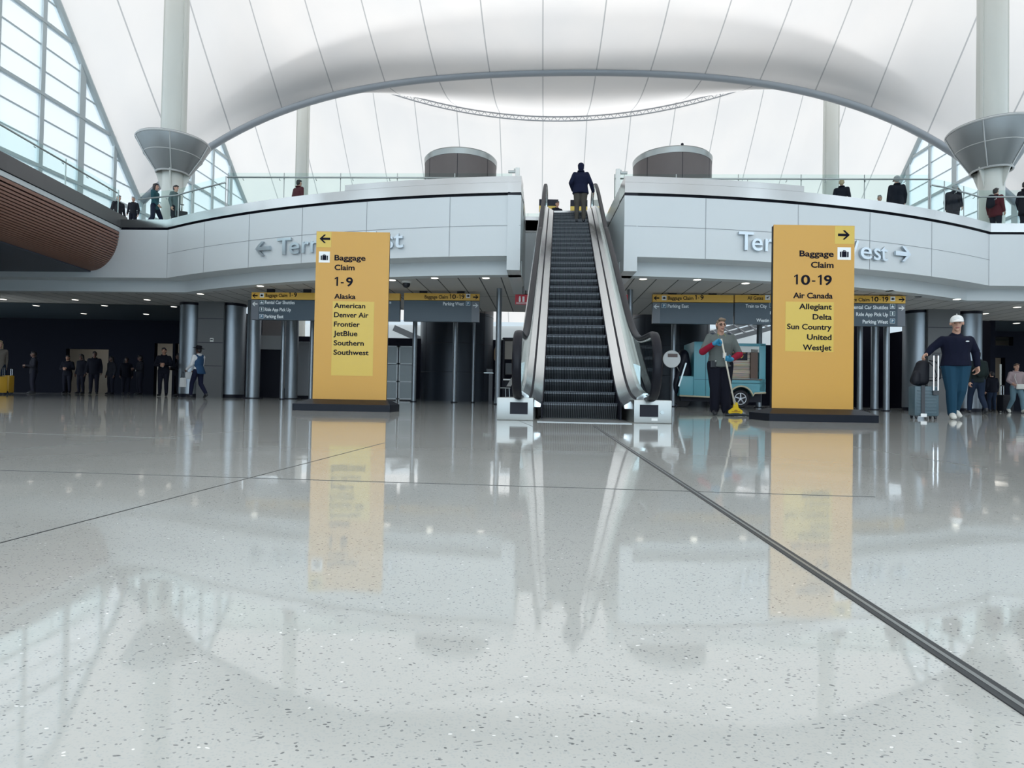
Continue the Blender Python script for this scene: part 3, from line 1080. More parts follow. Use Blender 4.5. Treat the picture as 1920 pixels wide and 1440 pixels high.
# glazed doors
for k, (p0, p1, lab) in enumerate(((705, 745, 'frosted glazed door just right of the left yellow totem'), (747, 774, 'frosted glazed door beside the thin post left of the dark drum'))):
    d = 23.5
    x0, x1 = X_at(p0, d), X_at(p1, d)
    t = thing('glazed_door', lab, 'door', ((x0 + x1) / 2, d, 0), 0, 'glazed doors right of the left totem')
    w = (x1 - x0) / 2
    mb = MB()
    for a in (-w, w - 0.05):
        mb.box(a, a + 0.05, 0, 0.05, 0, 2.15)
    for z in (0.04, 0.72, 1.42, 2.10):
        mb.box(-w, w, 0, 0.05, z, z + 0.05)
    mb.build('frame', mat('door frame', (0.34, 0.36, 0.37), 0.4, 0.3), t)
    for z in (0.09, 0.77, 1.47):
        mb = MB(); mb.box(-w + 0.05, w - 0.05, 0.015, 0.03, z, z + 0.63)
        mb.build('pane', mat('frosted pane', (0.16, 0.19, 0.20) if k == 0 else (0.34, 0.36, 0.36), 0.25), t)

# ------------------------------------------------------------------ downlights and small ceiling fittings
def downlight(px, py, label, z=Z_SOFF, r=0.105, on=True):
    p = at_height(px, py, z - 0.01)
    t = thing('downlight', label, 'ceiling light', (p.x, p.y, z), 0, 'downlights in the soffit')
    mb = MB(); mb.lathe([(r * 1.25, -0.015), (r * 1.25, 0.0)], 20); mb.build('ring', M_white, t, smooth=40)
    mb = MB(); mb.lathe([(r, -0.02), (r, -0.012)], 20); mb.build('lens', M_lamp if on else M_dark, t, smooth=40)
for px, py, lab in ((488, 536, 'ceiling downlight above the left overhead sign'),
                    (735, 525, 'ceiling downlight just right of the left yellow totem'),
                    (815, 521, 'ceiling downlight above the sign reading Baggage Claim 10-19, beside the camera dome'),
                    (911, 521, 'ceiling downlight left of the escalator above the dark post'),
                    (1206, 523, 'ceiling downlight right of the escalator'),
                    (1307, 524, 'ceiling downlight above the sign reading Parking East'),
                    (1398, 531, 'ceiling downlight left of the right yellow totem'),
                    (1794, 561, 'ceiling downlight above the man in the white cap'),
                    (376, 551, 'ceiling downlight in front of the left steel columns'),
                    (276, 562, 'front right downlight of the dark left concourse'),
                    (141, 562, 'front middle downlight of the dark left concourse'),
                    (6, 561, 'front downlight at the left edge of the dark left concourse'),
                    (68, 573, 'second row downlight in the dark left concourse, above the yellow suitcases'),
                    (196, 573, 'second row downlight in the middle of the dark left concourse'),
                    (326, 575, 'second row downlight beside the left steel column'),
                    (157, 588, 'third row downlight in the dark left concourse'),
                    (274, 589, 'third row downlight in the dark left concourse near the columns'),
                    (1847, 588, 'downlight in the dark right concourse beside the column'),
                    (1907, 576, 'downlight at the right edge of the dark right concourse'),
                    (1906, 606, 'rear downlight at the right edge of the dark right concourse')):
    downlight(px, py, lab)
for px, py in ((1668, 545), (1722, 556)):
    downlight(px, py, 'unlit ceiling fitting above the right overhead sign' if px < 1700 else 'unlit ceiling fitting above the steel column on the right', on=False)
p = at_height(762, 528, Z_SOFF)
t = thing('dome_camera', 'dark dome camera on the soffit right of the left yellow totem', 'camera', (p.x, p.y, Z_SOFF))
mb = MB(); mb.lathe([(0.14, -0.05), (0.14, 0)], 20); mb.build('mount', M_white, t, smooth=40)
mb = MB(); mb.hull([((0, 0, -0.07), (0.115, 0.115, 0.12))]); mb.build('dome', M_black, t, smooth=True)

# red fire-extinguisher signs
M_red = mat('sign red', (0.50, 0.012, 0.03), 0.4)
M_wt = mat('sign white', (0.80, 0.82, 0.82), 0.5)
for px0, px1, d, lab in ((963, 992, 18.0, 'red extinguisher sign left of the escalator'), (1150, 1175, 17.9, 'red extinguisher sign right of the escalator')):
    x = X_at(px0, d)
    w = (px1 - px0) / F_PX * d
    z = at_depth(px0, 552, d).z
    t = thing('extinguisher_sign', lab, 'sign', (x, d, z), 0, 'red extinguisher signs')
    mb = MB(); mb.box(0, w, 0, 0.03, -0.30, 0); mb.build('board', M_red, t)
    mb = MB()
    mb.hull([((0.14, -0.004, -0.19), (0.03, 0.006, 0.04)), ((0.14, -0.004, -0.11), (0.03, 0.006, 0.04))])
    mb.box(0.12, 0.16, -0.008, 0, -0.075, -0.05)
    mb.box(0.22, 0.28, -0.008, 0, -0.22, -0.06)
    mb.box(0.03, w - 0.05, -0.008, 0, -0.245, -0.235)
    mb.box(0.03, w - 0.05, -0.008, 0, -0.275, -0.262)
    mb.build('pictogram', M_wt, t)
    mb = MB(); mb.box(w / 2 - 0.01, w / 2 + 0.01, 0.0, 0.02, 0, Z_SOFF - z); mb.build('hanger', M_dark, t)
# ------------------------------------------------------------------ escalator
ESC = Vector((0.898, 7.76, 0))
ESC_RZ = -math.atan(0.0745)
esc = thing('escalator', 'moving escalator with black ribbed steps and glass sides rising to the upper floor', 'escalator', ESC, ESC_RZ)
def esc_w(x, y, z=0.0):
    return ESC + Matrix.Rotation(ESC_RZ, 3, 'Z') @ Vector((x, y, z))
SL = math.tan(R(30))
Y0, RISE = 0.22, 6.0
Y1 = Y0 + RISE / SL
def smoothramp(y, k=0.35):
    """Pitch line of the steps: flat, 30 degrees, flat again, with eased bends."""
    def sp(q):
        return k * math.log1p(math.exp(q / k)) if q < 12 else q
    return SL * (sp(y - Y0) - sp(y - Y1))
M_step = mat('step tread', (0.05, 0.055, 0.065), 0.35, 0.6)
def rib_material():
    m = mat('ribbed riser', (0.07, 0.075, 0.085), 0.40, 0.6)
    nt = m.node_tree
    N, L = nt.nodes.new, nt.links.new
    tc = N('ShaderNodeTexCoord'); se = N('ShaderNodeSeparateXYZ'); L(tc.outputs['Object'], se.inputs[0])
    mu = N('ShaderNodeMath'); mu.operation = 'MULTIPLY'; mu.inputs[1].default_value = 1 / 0.0242
    L(se.outputs['X'], mu.inputs[0])
    fr = N('ShaderNodeMath'); fr.operation = 'FRACT'; L(mu.outputs[0], fr.inputs[0])
    lt = N('ShaderNodeMath'); lt.operation = 'LESS_THAN'; lt.inputs[1].default_value = 0.5; L(fr.outputs[0], lt.inputs[0])
    mx = N('ShaderNodeMixRGB'); mx.inputs[1].default_value = (0.004, 0.005, 0.009, 1); mx.inputs[2].default_value = (0.115, 0.13, 0.145, 1)
    L(lt.outputs[0], mx.inputs[0]); L(mx.outputs[0], bsdf(m).inputs['Base Color'])
    return m
M_rib = rib_material()
TR = 0.3464
n_steps = 31
step_proto = None
HW = 0.485
for i in range(n_steps):
    y = Y0 - 0.12 + TR * i
    zt = smoothramp(y + TR * 0.9) + 0.01
    zb = smoothramp(y - TR * 0.25) - 0.03 if i else -0.02
    h = zt - zb
    if h < 0.03:
        h = 0.03
    mb = MB()
    # curved riser: leans away from the rider towards the top
    prof = [(-0.085, zt - h - 0.05), (-0.07, zt - h * 0.85), (-0.035, zt - h * 0.6), (0.0, zt - h * 0.35), (0.018, zt - h * 0.15), (0.016, zt - 0.012), (0.006, zt)]
    prof = [(y + 0.03 - q, z) for q, z in prof] + [(y + TR + 0.06, zt), (y + TR + 0.06, zt - h - 0.05)]
    mb.prism(prof, -HW, HW, Matrix.Rotation(R(90), 4, 'Z'))
    mb.build('step', M_rib, esc)
    if i % 1 == 0:
        mb = MB(); mb.box(-HW, HW, y + 0.005, y + 0.035, zt - 0.006, zt + 0.004)
        mb.build('step_nosing', M_step, esc.children[-1] if False else esc)
ys = [-0.75 + 0.15 * i for i in range(int((Y1 + 1.35 + 0.75) / 0.15) + 1)]
def run_strip(name, prof, m, ys_, smooth=30):
    """Sweep an (x, dz) section along the pitch line."""
    mb = MB()
    rows = [[mb.bm.verts.new((x, y, smoothramp(y) + dz)) for x, dz in prof] for y in ys_]
    n = len(prof)
    for a, b in zip(rows, rows[1:]):
        for i in range(n):
            mb.bm.faces.new((a[i], a[(i + 1) % n], b[(i + 1) % n], b[i]))
    mb.bm.faces.new(rows[0]); mb.bm.faces.new(list(reversed(rows[-1])))
    return mb.build(name, m, esc, smooth=smooth)
M_deck = add_noise(mat('deck steel', (0.72, 0.745, 0.755), 0.20, 1.0), 2.5, 0.05, stretch=(1, 0.3, 1), rough_amount=0.06)
M_hand = mat('handrail rubber', (0.004, 0.005, 0.010), 0.42, spec=0.25)
for s in (-1, 1):
    ysd = [y for y in ys if y >= -0.45]
    run_strip('skirt', [(s * 0.492, -0.12), (s * 0.51, -0.12), (s * 0.51, 0.17), (s * 0.492, 0.17)], M_dark, [y for y in ys if y > -0.3])
    run_strip('inner_deck', [(s * 0.512, 0.13), (s * 0.505, 0.17), (s * 0.625, 0.245), (s * 0.64, 0.13)], M_deck, ysd)
    run_strip('deck_groove', [(s * 0.63, 0.14), (s * 0.63, 0.225), (s * 0.66, 0.24), (s * 0.66, 0.14)], M_dark, ysd)
    run_strip('glazing_bead', [(s * 0.655, 0.14), (s * 0.655, 0.265), (s * 0.735, 0.32), (s * 0.79, 0.32), (s * 0.79, 0.14)], M_deck, ysd)
    run_strip('outer_cladding', [(s * 0.79, 0.30), (s * 0.90, 0.26), (s * 0.92, -0.55), (s * 0.80, -0.55)], M_steel, [y for y in ys if y > 0.9])
    # handrail path: newel, flat, incline, flat, newel
    RN, ZH = 0.37, 1.02
    path = []
    yb = -0.95
    for k in range(13):
        a = -math.pi / 2 - math.pi * k / 12
        path.append((yb + RN * math.cos(a) * 1.0, ZH - RN + RN * math.sin(a)))
    path[0] = (yb + 0.02, ZH - 2 * RN)
    path.insert(0, (-0.70, ZH - 2 * RN))
    yy = yb + 0.15
    while yy < Y1 + 0.95:
        path.append((yy, smoothramp(yy - 0.28) + ZH if yy < 6 else smoothramp(yy - 0.28 * max(0.0, 1 - (yy - 6) / 3)) + ZH - 0.05))
        yy += 0.12
    zt = path[-1][1]
    for k in range(13):
        a = math.pi / 2 - math.pi * k / 12
        path.append((yy + RN * math.cos(a), zt - RN + RN * math.sin(a)))
    mb = MB()
    mb.tube([(s * 0.757, y, z) for y, z in path], 0.04, 12, flat=(0.052, 0.03))
    mb.build('handrail', M_hand, esc, smooth=True)
    # steel guide just inside the rail
    ctr = [(y, z) for y, z in path]
    gd = []
    for i, (y, z) in enumerate(ctr):
        a, b = ctr[max(0, i - 1)], ctr[min(len(ctr) - 1, i + 1)]
        ty, tz = b[0] - a[0], b[1] - a[1]
        l = math.hypot(ty, tz)
        gd.append((s * 0.757, y + tz / l * 0.042, z - ty / l * 0.042))
    mb = MB(); mb.tube(gd, 0.02, 8, flat=(0.034, 0.014)); mb.build('handrail_guide', M_deck, esc, smooth=True)
    poly = [(y, z) for _, y, z in gd] + [(y, smoothramp(y) + 0.28) for y in reversed([q for q in ys if -0.6 < q < Y1 + 1.1])]
    mb = MB()
    mb.prism(poly, -0.006 - s * 0.757, 0.006 - s * 0.757, Matrix.Rotation(R(90), 4, 'Z'))
    mb.build('glass_side', M_glass, esc)
    # newel box at the floor
    mb = MB()
    x0, x1 = sorted((s * 0.585, s * 1.02))
    mb.box(x0, x1, -0.76, 0.9, 0.0, 0.27, bevel=0.012)
    nb = mb.build('newel_base', mat('newel base steel', (0.36, 0.375, 0.37), 0.34, 0.85), esc, smooth=30)
    mb = MB(); mb.box(s * 0.757 - 0.105, s * 0.757 + 0.105, -0.775, -0.70, 0.075, 0.215); mb.build('rail_inlet', M_dark, nb)
    mb = MB(); mb.lathe([(0.022, 0), (0.022, 0.01)], 16, Matrix.Translation((s * 0.757 + 0.15, -0.76, 0.13)) @ Matrix.Rotation(R(90), 4, 'X'))
    if s > 0:
        mb.build('key_switch', M_rail, nb)
        mb = MB(); mb.box(s * 0.757 + 0.03, s * 0.757 + 0.1, -0.766, -0.758, 0.03, 0.06); mb.build('rating_plate', M_wt, nb)
    else:
        mb.bm.free()
mb = MB()
mb.box(-0.53, 0.53, -1.05, 0.14, 0.0, 0.008)
mb.build('comb_plate', mat('comb steel', (0.30, 0.31, 0.31), 0.35, 0.9), esc)
mb = MB()
mb.prism([(1.0, 0.0), (1.6, 0.0), (1.6, 0.1), (Y1 + 0.2, RISE - 0.85), (Y1 + 0.85, RISE - 0.85), (Y1 + 0.85, RISE - 0.08), (Y1, RISE - 0.12), (1.2, SL * 0.9 - 0.2)], -0.80, 0.80, Matrix.Rotation(R(90), 4, 'Z'))
mb.build('truss', mat('truss cladding', (0.08, 0.09, 0.10), 0.5), esc)
mb = MB(); mb.box(-0.53, 0.53, Y1 - 0.05, Y1 + 0.9, RISE - 0.05, RISE + 0.006); mb.build('top_plate', M_steel, esc)

# ------------------------------------------------------------------ wall lettering on the fascia
M_letter = mat('letter steel', (0.50, 0.56, 0.61), 0.28, 0.9)
def fascia_word(s, label, items):
    """items: (kind, text, px0, px1, py_base, cap_px); letters stand off the curved fascia."""
    t = thing('wall_lettering', label, 'sign', (0, 0, 0), 0, 'steel words on the white fascia')
    for kind, txt, px0, px1, zb, cap, dr in items:
        def X_of(px):
            lo_, hi_ = -11.0, 14.0
            for _ in range(50):
                m_ = (lo_ + hi_) / 2
                q = arc_pt(m_, -0.05)
                if q.x / q.y * F_PX + 960 < px: lo_ = m_
                else: hi_ = m_
            return lo_
        x0, x1 = X_of(px0), X_of(px1)
        if kind == 'text':
            me = fit_text(txt, x0, x1, zb, cap, 0.0, 0.06, 0.008)
        else:
            mb = MB()
            for poly in arrow_poly((x0 + x1) / 2, zb + cap * 0.5, (x1 - x0), dr):
                mb.prism(poly, -0.06, 0.0)
            me = mb.mesh('arrow')
        # split into letters so each one is a part
        bm = bmesh.new(); bm.from_mesh(me)
        for v in bm.verts:
            X, off, z = v.co.x, v.co.y, v.co.z
            p = arc_pt(X, off - 0.03)
            v.co = Vector((p.x, p.y, z))
        bm.to_mesh(me); bm.free()
        put('lettering' if kind == 'text' else 'arrow', me, M_letter, t)
    return t
def fz(px, py):
    q = arc_pt((px - 960) / F_PX * 16.6, -0.05)
    return q
zbase, capz = 4.16, 0.50
for runs in ((
    'brushed steel words with left arrow on the fascia behind the left yellow totem',
    [('arrow', '', 474, 501, 4.20, 0.52, -1)] + [('text', ch, a, b, 4.23, 0.50, 0) for ch, a, b in (('T', 514, 540), ('e', 537, 556), ('r', 561, 574), ('m', 577, 606), ('i', 611, 617), ('n', 622, 640), ('a', 645, 660), ('l', 665, 670), ('E', 685, 700), ('a', 704, 718), ('s', 721, 732), ('t', 733, 751))]),
    ('brushed steel words with right arrow on the fascia behind the right yellow totem',
    [('arrow', '', 1676, 1704, 4.22, 0.52, 1)] + [('text', ch, a, b, 4.23, 0.50, 0) for ch, a, b in (('T', 1381, 1409), ('e', 1406, 1426), ('r', 1431, 1446), ('m', 1450, 1478), ('i', 1483, 1488), ('n', 1493, 1511), ('a', 1515, 1530), ('l', 1535, 1540), ('W', 1567, 1607), ('e', 1610, 1631), ('s', 1635, 1648), ('t', 1648, 1661))])):
    fascia_word('', runs[0], runs[1])

# ------------------------------------------------------------------ yellow totems
M_yel = mat('totem yellow', (0.565, 0.305, 0.05), 0.38)
M_yel2 = mat('patch yellow', (0.60, 0.42, 0.065), 0.32)
M_ink = mat('lettering black', (0.006, 0.007, 0.016), 0.6, spec=0.08)
M_basegl = mat('totem base', (0.004, 0.006, 0.013), 0.35, spec=0.18)
def suitcase_icon(cx, cz, w, y):
    mb = MB()
    h = w * 0.78
    mb.box(cx - w * 0.27, cx + w * 0.27, y - 0.004, y, cz - h / 2, cz + h * 0.36)
    mb.box(cx - w * 0.5, cx - w * 0.34, y - 0.004, y, cz - h / 2, cz + h * 0.30)
    mb.box(cx + w * 0.34, cx + w * 0.5, y - 0.004, y, cz - h / 2, cz + h * 0.30)
    mb.box(cx - w * 0.14, cx - w * 0.08, y - 0.004, y, cz + h * 0.36, cz + h * 0.54)
    mb.box(cx + w * 0.08, cx + w * 0.14, y - 0.004, y, cz + h * 0.36, cz + h * 0.54)
    mb.box(cx - w * 0.14, cx + w * 0.14, y - 0.004, y, cz + h * 0.46, cz + h * 0.54)
    return mb

def totem(label, loc, rz, lines, arrow_d, arrow_c, sq, icon, patch, base_x):
    W, Z0, Z1, T = 1.18, 0.17, 2.87, 0.10
    t = thing('wayfinding_totem', label, 'sign', loc, rz, 'yellow totems')
    mb = MB(); mb.box(0.012, W - 0.012, 0.008, T, Z0 - 0.02, Z1 - 0.004); mb.build('core', M_black, t)
    mb = MB(); mb.box(0, W, 0, 0.012, Z0, Z1); fc = mb.build('face', M_yel, t)
    mb = MB()
    x0, x1 = base_x
    d0, d1 = -0.32, 0.42
    lo = [(x0, d0), (x1, d0), (x1, d1), (x0, d1)]
    b = mb.bm
    v = [[b.verts.new((x, y, z)) for x, y in pts] for pts, z in ((lo, 0.0), (lo, 0.105), ([(x0 + 0.17, -0.03), (x1 - 0.10, -0.03), (x1 - 0.10, T + 0.03), (x0 + 0.17, T + 0.03)], 0.18))]
    for p, q in zip(v, v[1:]):
        for i in range(4):
            b.faces.new((p[i], p[(i + 1) % 4], q[(i + 1) % 4], q[i]))
    b.faces.new(list(reversed(v[0]))); b.faces.new(v[2])
    mb.build('base', M_basegl, t)
    def P(cx, cz):           # unit face coordinates to local
        return cx * W, Z1 - cz * (Z1 - Z0)
    def rect(name, u0, u1, w0, w1, y, m, parent):
        mb = MB()
        a, c = P(u0, w1), P(u1, w0)
        mb.box(a[0], c[0], y - 0.002, y, a[1], c[1])
        return mb.build(name, m, parent)
    rect('patch', *patch, -0.0, M_yel2, fc)
    rect('arrow_panel', *sq, -0.0, M_yel2, fc)
    ib = rect('icon_panel', *icon, -0.0, M_wt, fc)
    cx, cz = P((icon[0] + icon[1]) / 2, (icon[2] + icon[3]) / 2)
    suitcase_icon(cx, cz - 0.005, (icon[1] - icon[0]) * W * 0.64, -0.002).build('pictogram', M_ink, fc)
    mb = MB()
    cx, cz = P(*arrow_c)
    for poly in arrow_poly(cx, cz, 0.165, arrow_d):
        mb.prism(poly, -0.006, -0.002)
    mb.build('arrow', M_ink, fc)
    for s, u0, u1, wb, cap in lines:
        a, zb = P(u0, wb)
        c, _ = P(u1, wb)
        put('lettering', fit_text(s, a, c, zb, cap, -0.002, 0.003, 0.020), M_ink, fc)
    return t
# left totem: face measured in its own width and height
def LT(cx, cy):
    le = 137 - (cy - 38) * 0.0385
    return (cx - le) / (531 - (cy - 38) * 0.0033), (cy - 38) / 1222.0
def RT(cx, cy):
    le = 122 - (cy - 50) * 0.0121
    return (cx - le) / 568.0, (cy - 50) / 1244.0
def mk(f, rows):
    out = []
    for s, a, b, base, cap in rows:
        u0, w = f(a, base)
        u1, _ = f(b, base)
        out.append((s, u0, u1, w, cap))
    return out
pl = at_depth(583, 745, 9.62); 
totem('yellow totem with left arrow, Baggage Claim 1-9 and seven airlines',
      (at_depth(589.5, 600, 9.55).x, 9.55, 0), R(-0.6),
      mk(LT, [('Baggage', 264, 488, 247, 0.088), ('Claim', 263, 408, 318, 0.088), ('1-9', 261, 393, 434, 0.145), ('Alaska', 257, 411, 527, 0.082),
              ('American', 255, 480, 594, 0.082), ('Denver Air', 254, 502, 661, 0.082), ('Frontier', 252, 438, 729, 0.082), ('JetBlue', 248, 420, 796, 0.082),
              ('Southern', 248, 465, 865, 0.082), ('Southwest', 246, 498, 933, 0.082)]),
      -1, LT(198, 92), (0.005, 0.205, 0.003, 0.095), (0.04, 0.19, 0.12, 0.186), (0.245, 0.81, 0.415, 0.856), (-0.20, 1.31))
totem('yellow totem with right arrow, Baggage Claim 10-19 and five airlines on a paler patch',
      (at_depth(1449, 600, 8.72).x, 8.72, 0), R(-0.6),
      mk(RT, [('Baggage', 302, 541, 262, 0.088), ('Claim', 382, 540, 337, 0.088), ('10-19', 263, 527, 453, 0.145), ('Air Canada', 257, 533, 545, 0.082),
              ('Allegiant', 298, 527, 619, 0.082), ('Delta', 393, 526, 688, 0.082), ('Sun Country', 213, 525, 756, 0.082), ('United', 353, 524, 825, 0.082), ('WestJet', 323, 523, 895, 0.082)]),
      1, RT(612, 113), (0.755, 0.995, 0.003, 0.10), (0.79, 0.955, 0.118, 0.186), (0.155, 0.75, 0.418, 0.688), (-0.17, 1.36))

# ------------------------------------------------------------------ overhead signs
M_slate = mat('sign slate', (0.045, 0.072, 0.098), 0.4)
M_slate2 = mat('sign grey', (0.13, 0.145, 0.17), 0.4)
M_bar = mat('sign bar yellow', (0.72, 0.42, 0.06), 0.4)
M_txt = mat('sign text grey', (0.75, 0.80, 0.82), 0.5)
M_green = mat('icon green', (0.02, 0.07, 0.09), 0.4)
M_blue = mat('icon blue', (0.03, 0.12, 0.20), 0.4)
def pictogram(kind, cx, cz, s, t, parent):
    y = -0.004
    mb = MB()
    if kind == 'bag':
        mb.box(cx - s / 2, cx + s / 2, y, 0, cz - s / 2, cz + s / 2)
        o = mb.build('icon_panel', M_wt, parent)
        suitcase_icon(cx, cz, s * 0.6, y).build('pictogram', M_ink, parent)
    elif kind == 'plane':
        mb.box(cx - s / 2, cx + s / 2, y, 0, cz - s / 2, cz + s / 2)
        mb.build('icon_panel', M_wt, parent)
        mb = MB()
        q = s * 0.38
        mb.prism([(cx - q, cz - q * 0.5), (cx + q, cz + q * 0.45), (cx + q * 0.9, cz + q * 0.7), (cx - q * 0.9, cz - q * 0.2)], y - 0.004, y)
        mb.prism([(cx - q * 0.1, cz), (cx + q * 0.5, cz + q * 0.2), (cx + q * 0.1, cz - q * 0.7), (cx - q * 0.1, cz - q * 0.7)], y - 0.004, y)
        mb.build('pictogram', M_ink, parent)
    else:
        mb.box(cx - s / 2, cx + s / 2, y, 0, cz - s / 2, cz + s / 2)
        mb.build('icon_panel', M_txt if kind != 'P' else M_txt, parent)
        mb = MB(); k = s * 0.44
        mb.box(cx - k, cx + k, y - 0.002, y, cz - k, cz + k)
        mb.build('icon_field', M_blue if kind == 'P' else M_green, parent)
        y -= 0.002
        if kind == 'P':
            put('lettering', fit_text('P', cx - s * 0.17, cx + s * 0.2, cz - s * 0.28, s * 0.56, y, 0.003, 0.03), M_txt, parent)
            return
        mb = MB()
        if kind == 'car':
            mb.box(cx - s * .28, cx + s * .28, y - .003, y, cz - s * .28, cz - s * .05)
            mb.prism([(cx - s * .2, cz - s * .05), (cx + s * .2, cz - s * .05), (cx + s * .1, cz + s * .12), (cx - s * .1, cz + s * .12)], y - .003, y)
            mb.box(cx - s * .06, cx + s * .06, y - .003, y, cz + s * .2, cz + s * .32)
        elif kind == 'ride':
            mb.box(cx - s * .13, cx + s * .13, y - .003, y, cz - s * .32, cz + s * .32)
        else:
            mb.box(cx - s * .22, cx + s * .22, y - .003, y, cz - s * .1, cz + s * .32)
            mb.box(cx - s * .12, cx + s * .12, y - .003, y, cz - s * .3, cz - s * .18)
        mb.build('pictogram', M_txt, parent)

def overhead(label, px0, px1, ytop, d, bar_px, tot_px, arrow_side, words, icons, arrow2=True, hang=2):
    s = F_PX / d
    p = at_depth(px0, ytop, d)
    W, BH, H = (px1 - px0) / s, bar_px / s, tot_px / s
    t = thing('overhead_sign', label, 'sign', (p.x, d, p.z), -YAW, 'overhead signs')
    f = lambda px, py: ((px - px0) / s, -(py - ytop - 0.0185 * (px - px0) - 0.0 * (px - px0)) / s)
    mb = MB(); mb.box(0, W, 0, 0.14, -H, -BH - 0.015); body = mb.build('panel', M_slate, t)
    mb = MB(); mb.box(0, W, -0.01, 0.15, -BH, 0); bar = mb.build('header', M_bar, t)
    hb = MB()
    for i in range(hang):
        x = W * (i + 0.5) / hang
        hb.box(x - 0.12, x + 0.12, 0.03, 0.11, 0, max(0.06, Z_SOFF - p.z + 0.01))
    hb.build('hanger', M_dark, t)
    if arrow_side:
        w2 = 14 / s
        x0 = 0 if arrow_side < 0 else W - w2
        mb = MB(); mb.box(x0, x0 + w2, -0.004, 0, -H, -BH - 0.015); st = mb.build('arrow_field', M_slate2, t)
        for zc, m, on in ((-BH / 2, M_ink, bar), (-BH - 9 / s, M_wt if arrow2 else M_txt, body)):
            mb = MB()
            for poly in arrow_poly(x0 + w2 * 0.5, zc, 0.17, arrow_side):
                mb.prism(poly, -0.016, -0.004)
            mb.build('arrow', m, on)
    for txt, a, b, base, cap, m in words:
        x0, zb = f(a, base)
        x1, _ = f(b, base)
        on = bar if m is M_ink else body
        put('lettering', fit_text(txt, x0, x1, zb, cap / s, -0.010 if m is M_ink else 0.0, 0.003, 0.018), m, on)
    for kind, cxp, cyp, sz in icons:
        x, z = f(cxp, cyp)
        e = thing  # icons sit on the header or the panel
        on = bar if kind in ('bag', 'plane') else body
        pictogram(kind, x, z, sz / s, t, on)
        if kind in ('bag', 'plane'):
            for ch in bar.children:
                if ch.name.startswith(('icon_panel', 'pictogram')):
                    ch.location.y = -0.010
    return t
overhead('overhead sign with left arrows listing Rental Car Shuttles, Ride App Pick Up and Parking East', 472, 612, 548, 19.35, 13, 51.5, -1,
         [('Baggage Claim', 499, 541, 557, 6.5, M_ink), ('1-9', 544, 559, 557.5, 8.5, M_ink), ('Rental Car Shuttles', 498, 555, 570, 6.5, M_txt),
          ('Ride App Pick Up', 498, 548, 583.5, 6.5, M_txt), ('Parking East', 498, 534, 596.5, 6.5, M_txt)],
         [('bag', 492, 554, 8), ('car', 492, 567, 8), ('ride', 492, 580, 8), ('P', 492, 593.5, 8)])
overhead('overhead sign just right of the left yellow totem, its words cut off', 616, 752, 549, 19.28, 13, 52, 0,
         [('y', 729, 732, 560, 5, M_ink), ('e', 727, 731, 570, 5, M_txt), ('s', 732, 736, 570, 5, M_txt)], [])
overhead('overhead sign reading Baggage Claim 10-19 and Parking West with right arrows', 758, 900, 549.5, 19.2, 13, 53, 1,
         [('Baggage Claim', 797, 841, 560, 6.5, M_ink), ('10-19', 844, 872, 561, 8.5, M_ink), ('Parking West', 832, 871, 573, 6.5, M_txt)],
         [('bag', 879, 556, 8), ('P', 879, 570, 8)], arrow2=False)
overhead('overhead sign reading Baggage Claim 1-9 and Parking East, right of the escalator', 1224, 1373, 552, 18.75, 14, 54.5, -1,
         [('Baggage Claim', 1252, 1299, 562, 6.5, M_ink), ('1-9', 1302, 1318, 562.5, 8.5, M_ink), ('Parking East', 1252, 1291, 577, 6.5, M_txt)],
         [('bag', 1245, 559, 8.5), ('P', 1245, 573.5, 8.5)], arrow2=False)
overhead('overhead sign reading All Gates and Train to City, behind the right yellow totem', 1378, 1528, 553, 18.65, 14, 55, 0,
         [('All Gates', 1401, 1430, 562, 6.5, M_ink), ('Train to City', 1398, 1437, 577, 6.5, M_txt), ('E', 1443, 1447, 590, 6, M_txt), ('Westin H', 1418, 1449, 604, 6.5, M_txt)],
         [('plane', 1438, 558.5, 9), ('train', 1446, 573, 9)])
overhead('overhead sign with right arrows listing Rental Car Shuttles, Ride App Pick Up and Parking West', 1545, 1693, 553.5, 18.45, 14, 57, 1,
         [('Baggage Claim', 1577, 1628, 565, 6.5, M_ink), ('10-19', 1631, 1662, 566, 9, M_ink), ('Rental Car Shuttles', 1595, 1662, 579.5, 7, M_txt),
          ('Ride App Pick Up', 1604, 1662, 593, 7, M_txt), ('Parking West', 1616, 1662, 607, 7, M_txt)],
         [('bag', 1670, 561.5, 8.5), ('car', 1670, 575.5, 9), ('ride', 1670, 589, 9), ('P', 1670, 603, 9)])
# ------------------------------------------------------------------ people
def skin_over(name, fill, voxel, m, parent, smooth_it=4):
    """One continuous surface grown over overlapping hulls."""
    mb = MB()
    fill(mb)
    me = mb.mesh(name)
    o = bpy.data.objects.new(name, me)
    col.objects.link(o)
    md = o.modifiers.new('remesh', 'REMESH')
    md.mode = 'VOXEL'
    md.voxel_size = voxel
    sm = o.modifiers.new('smooth', 'SMOOTH')
    sm.factor = 0.5
    sm.iterations = smooth_it
    dg = bpy.context.evaluated_depsgraph_get()
    out = bpy.data.meshes.new_from_object(o.evaluated_get(dg))
    bpy.data.objects.remove(o)
    bpy.data.meshes.remove(me)
    return put(name, out, m, parent, smooth=True)

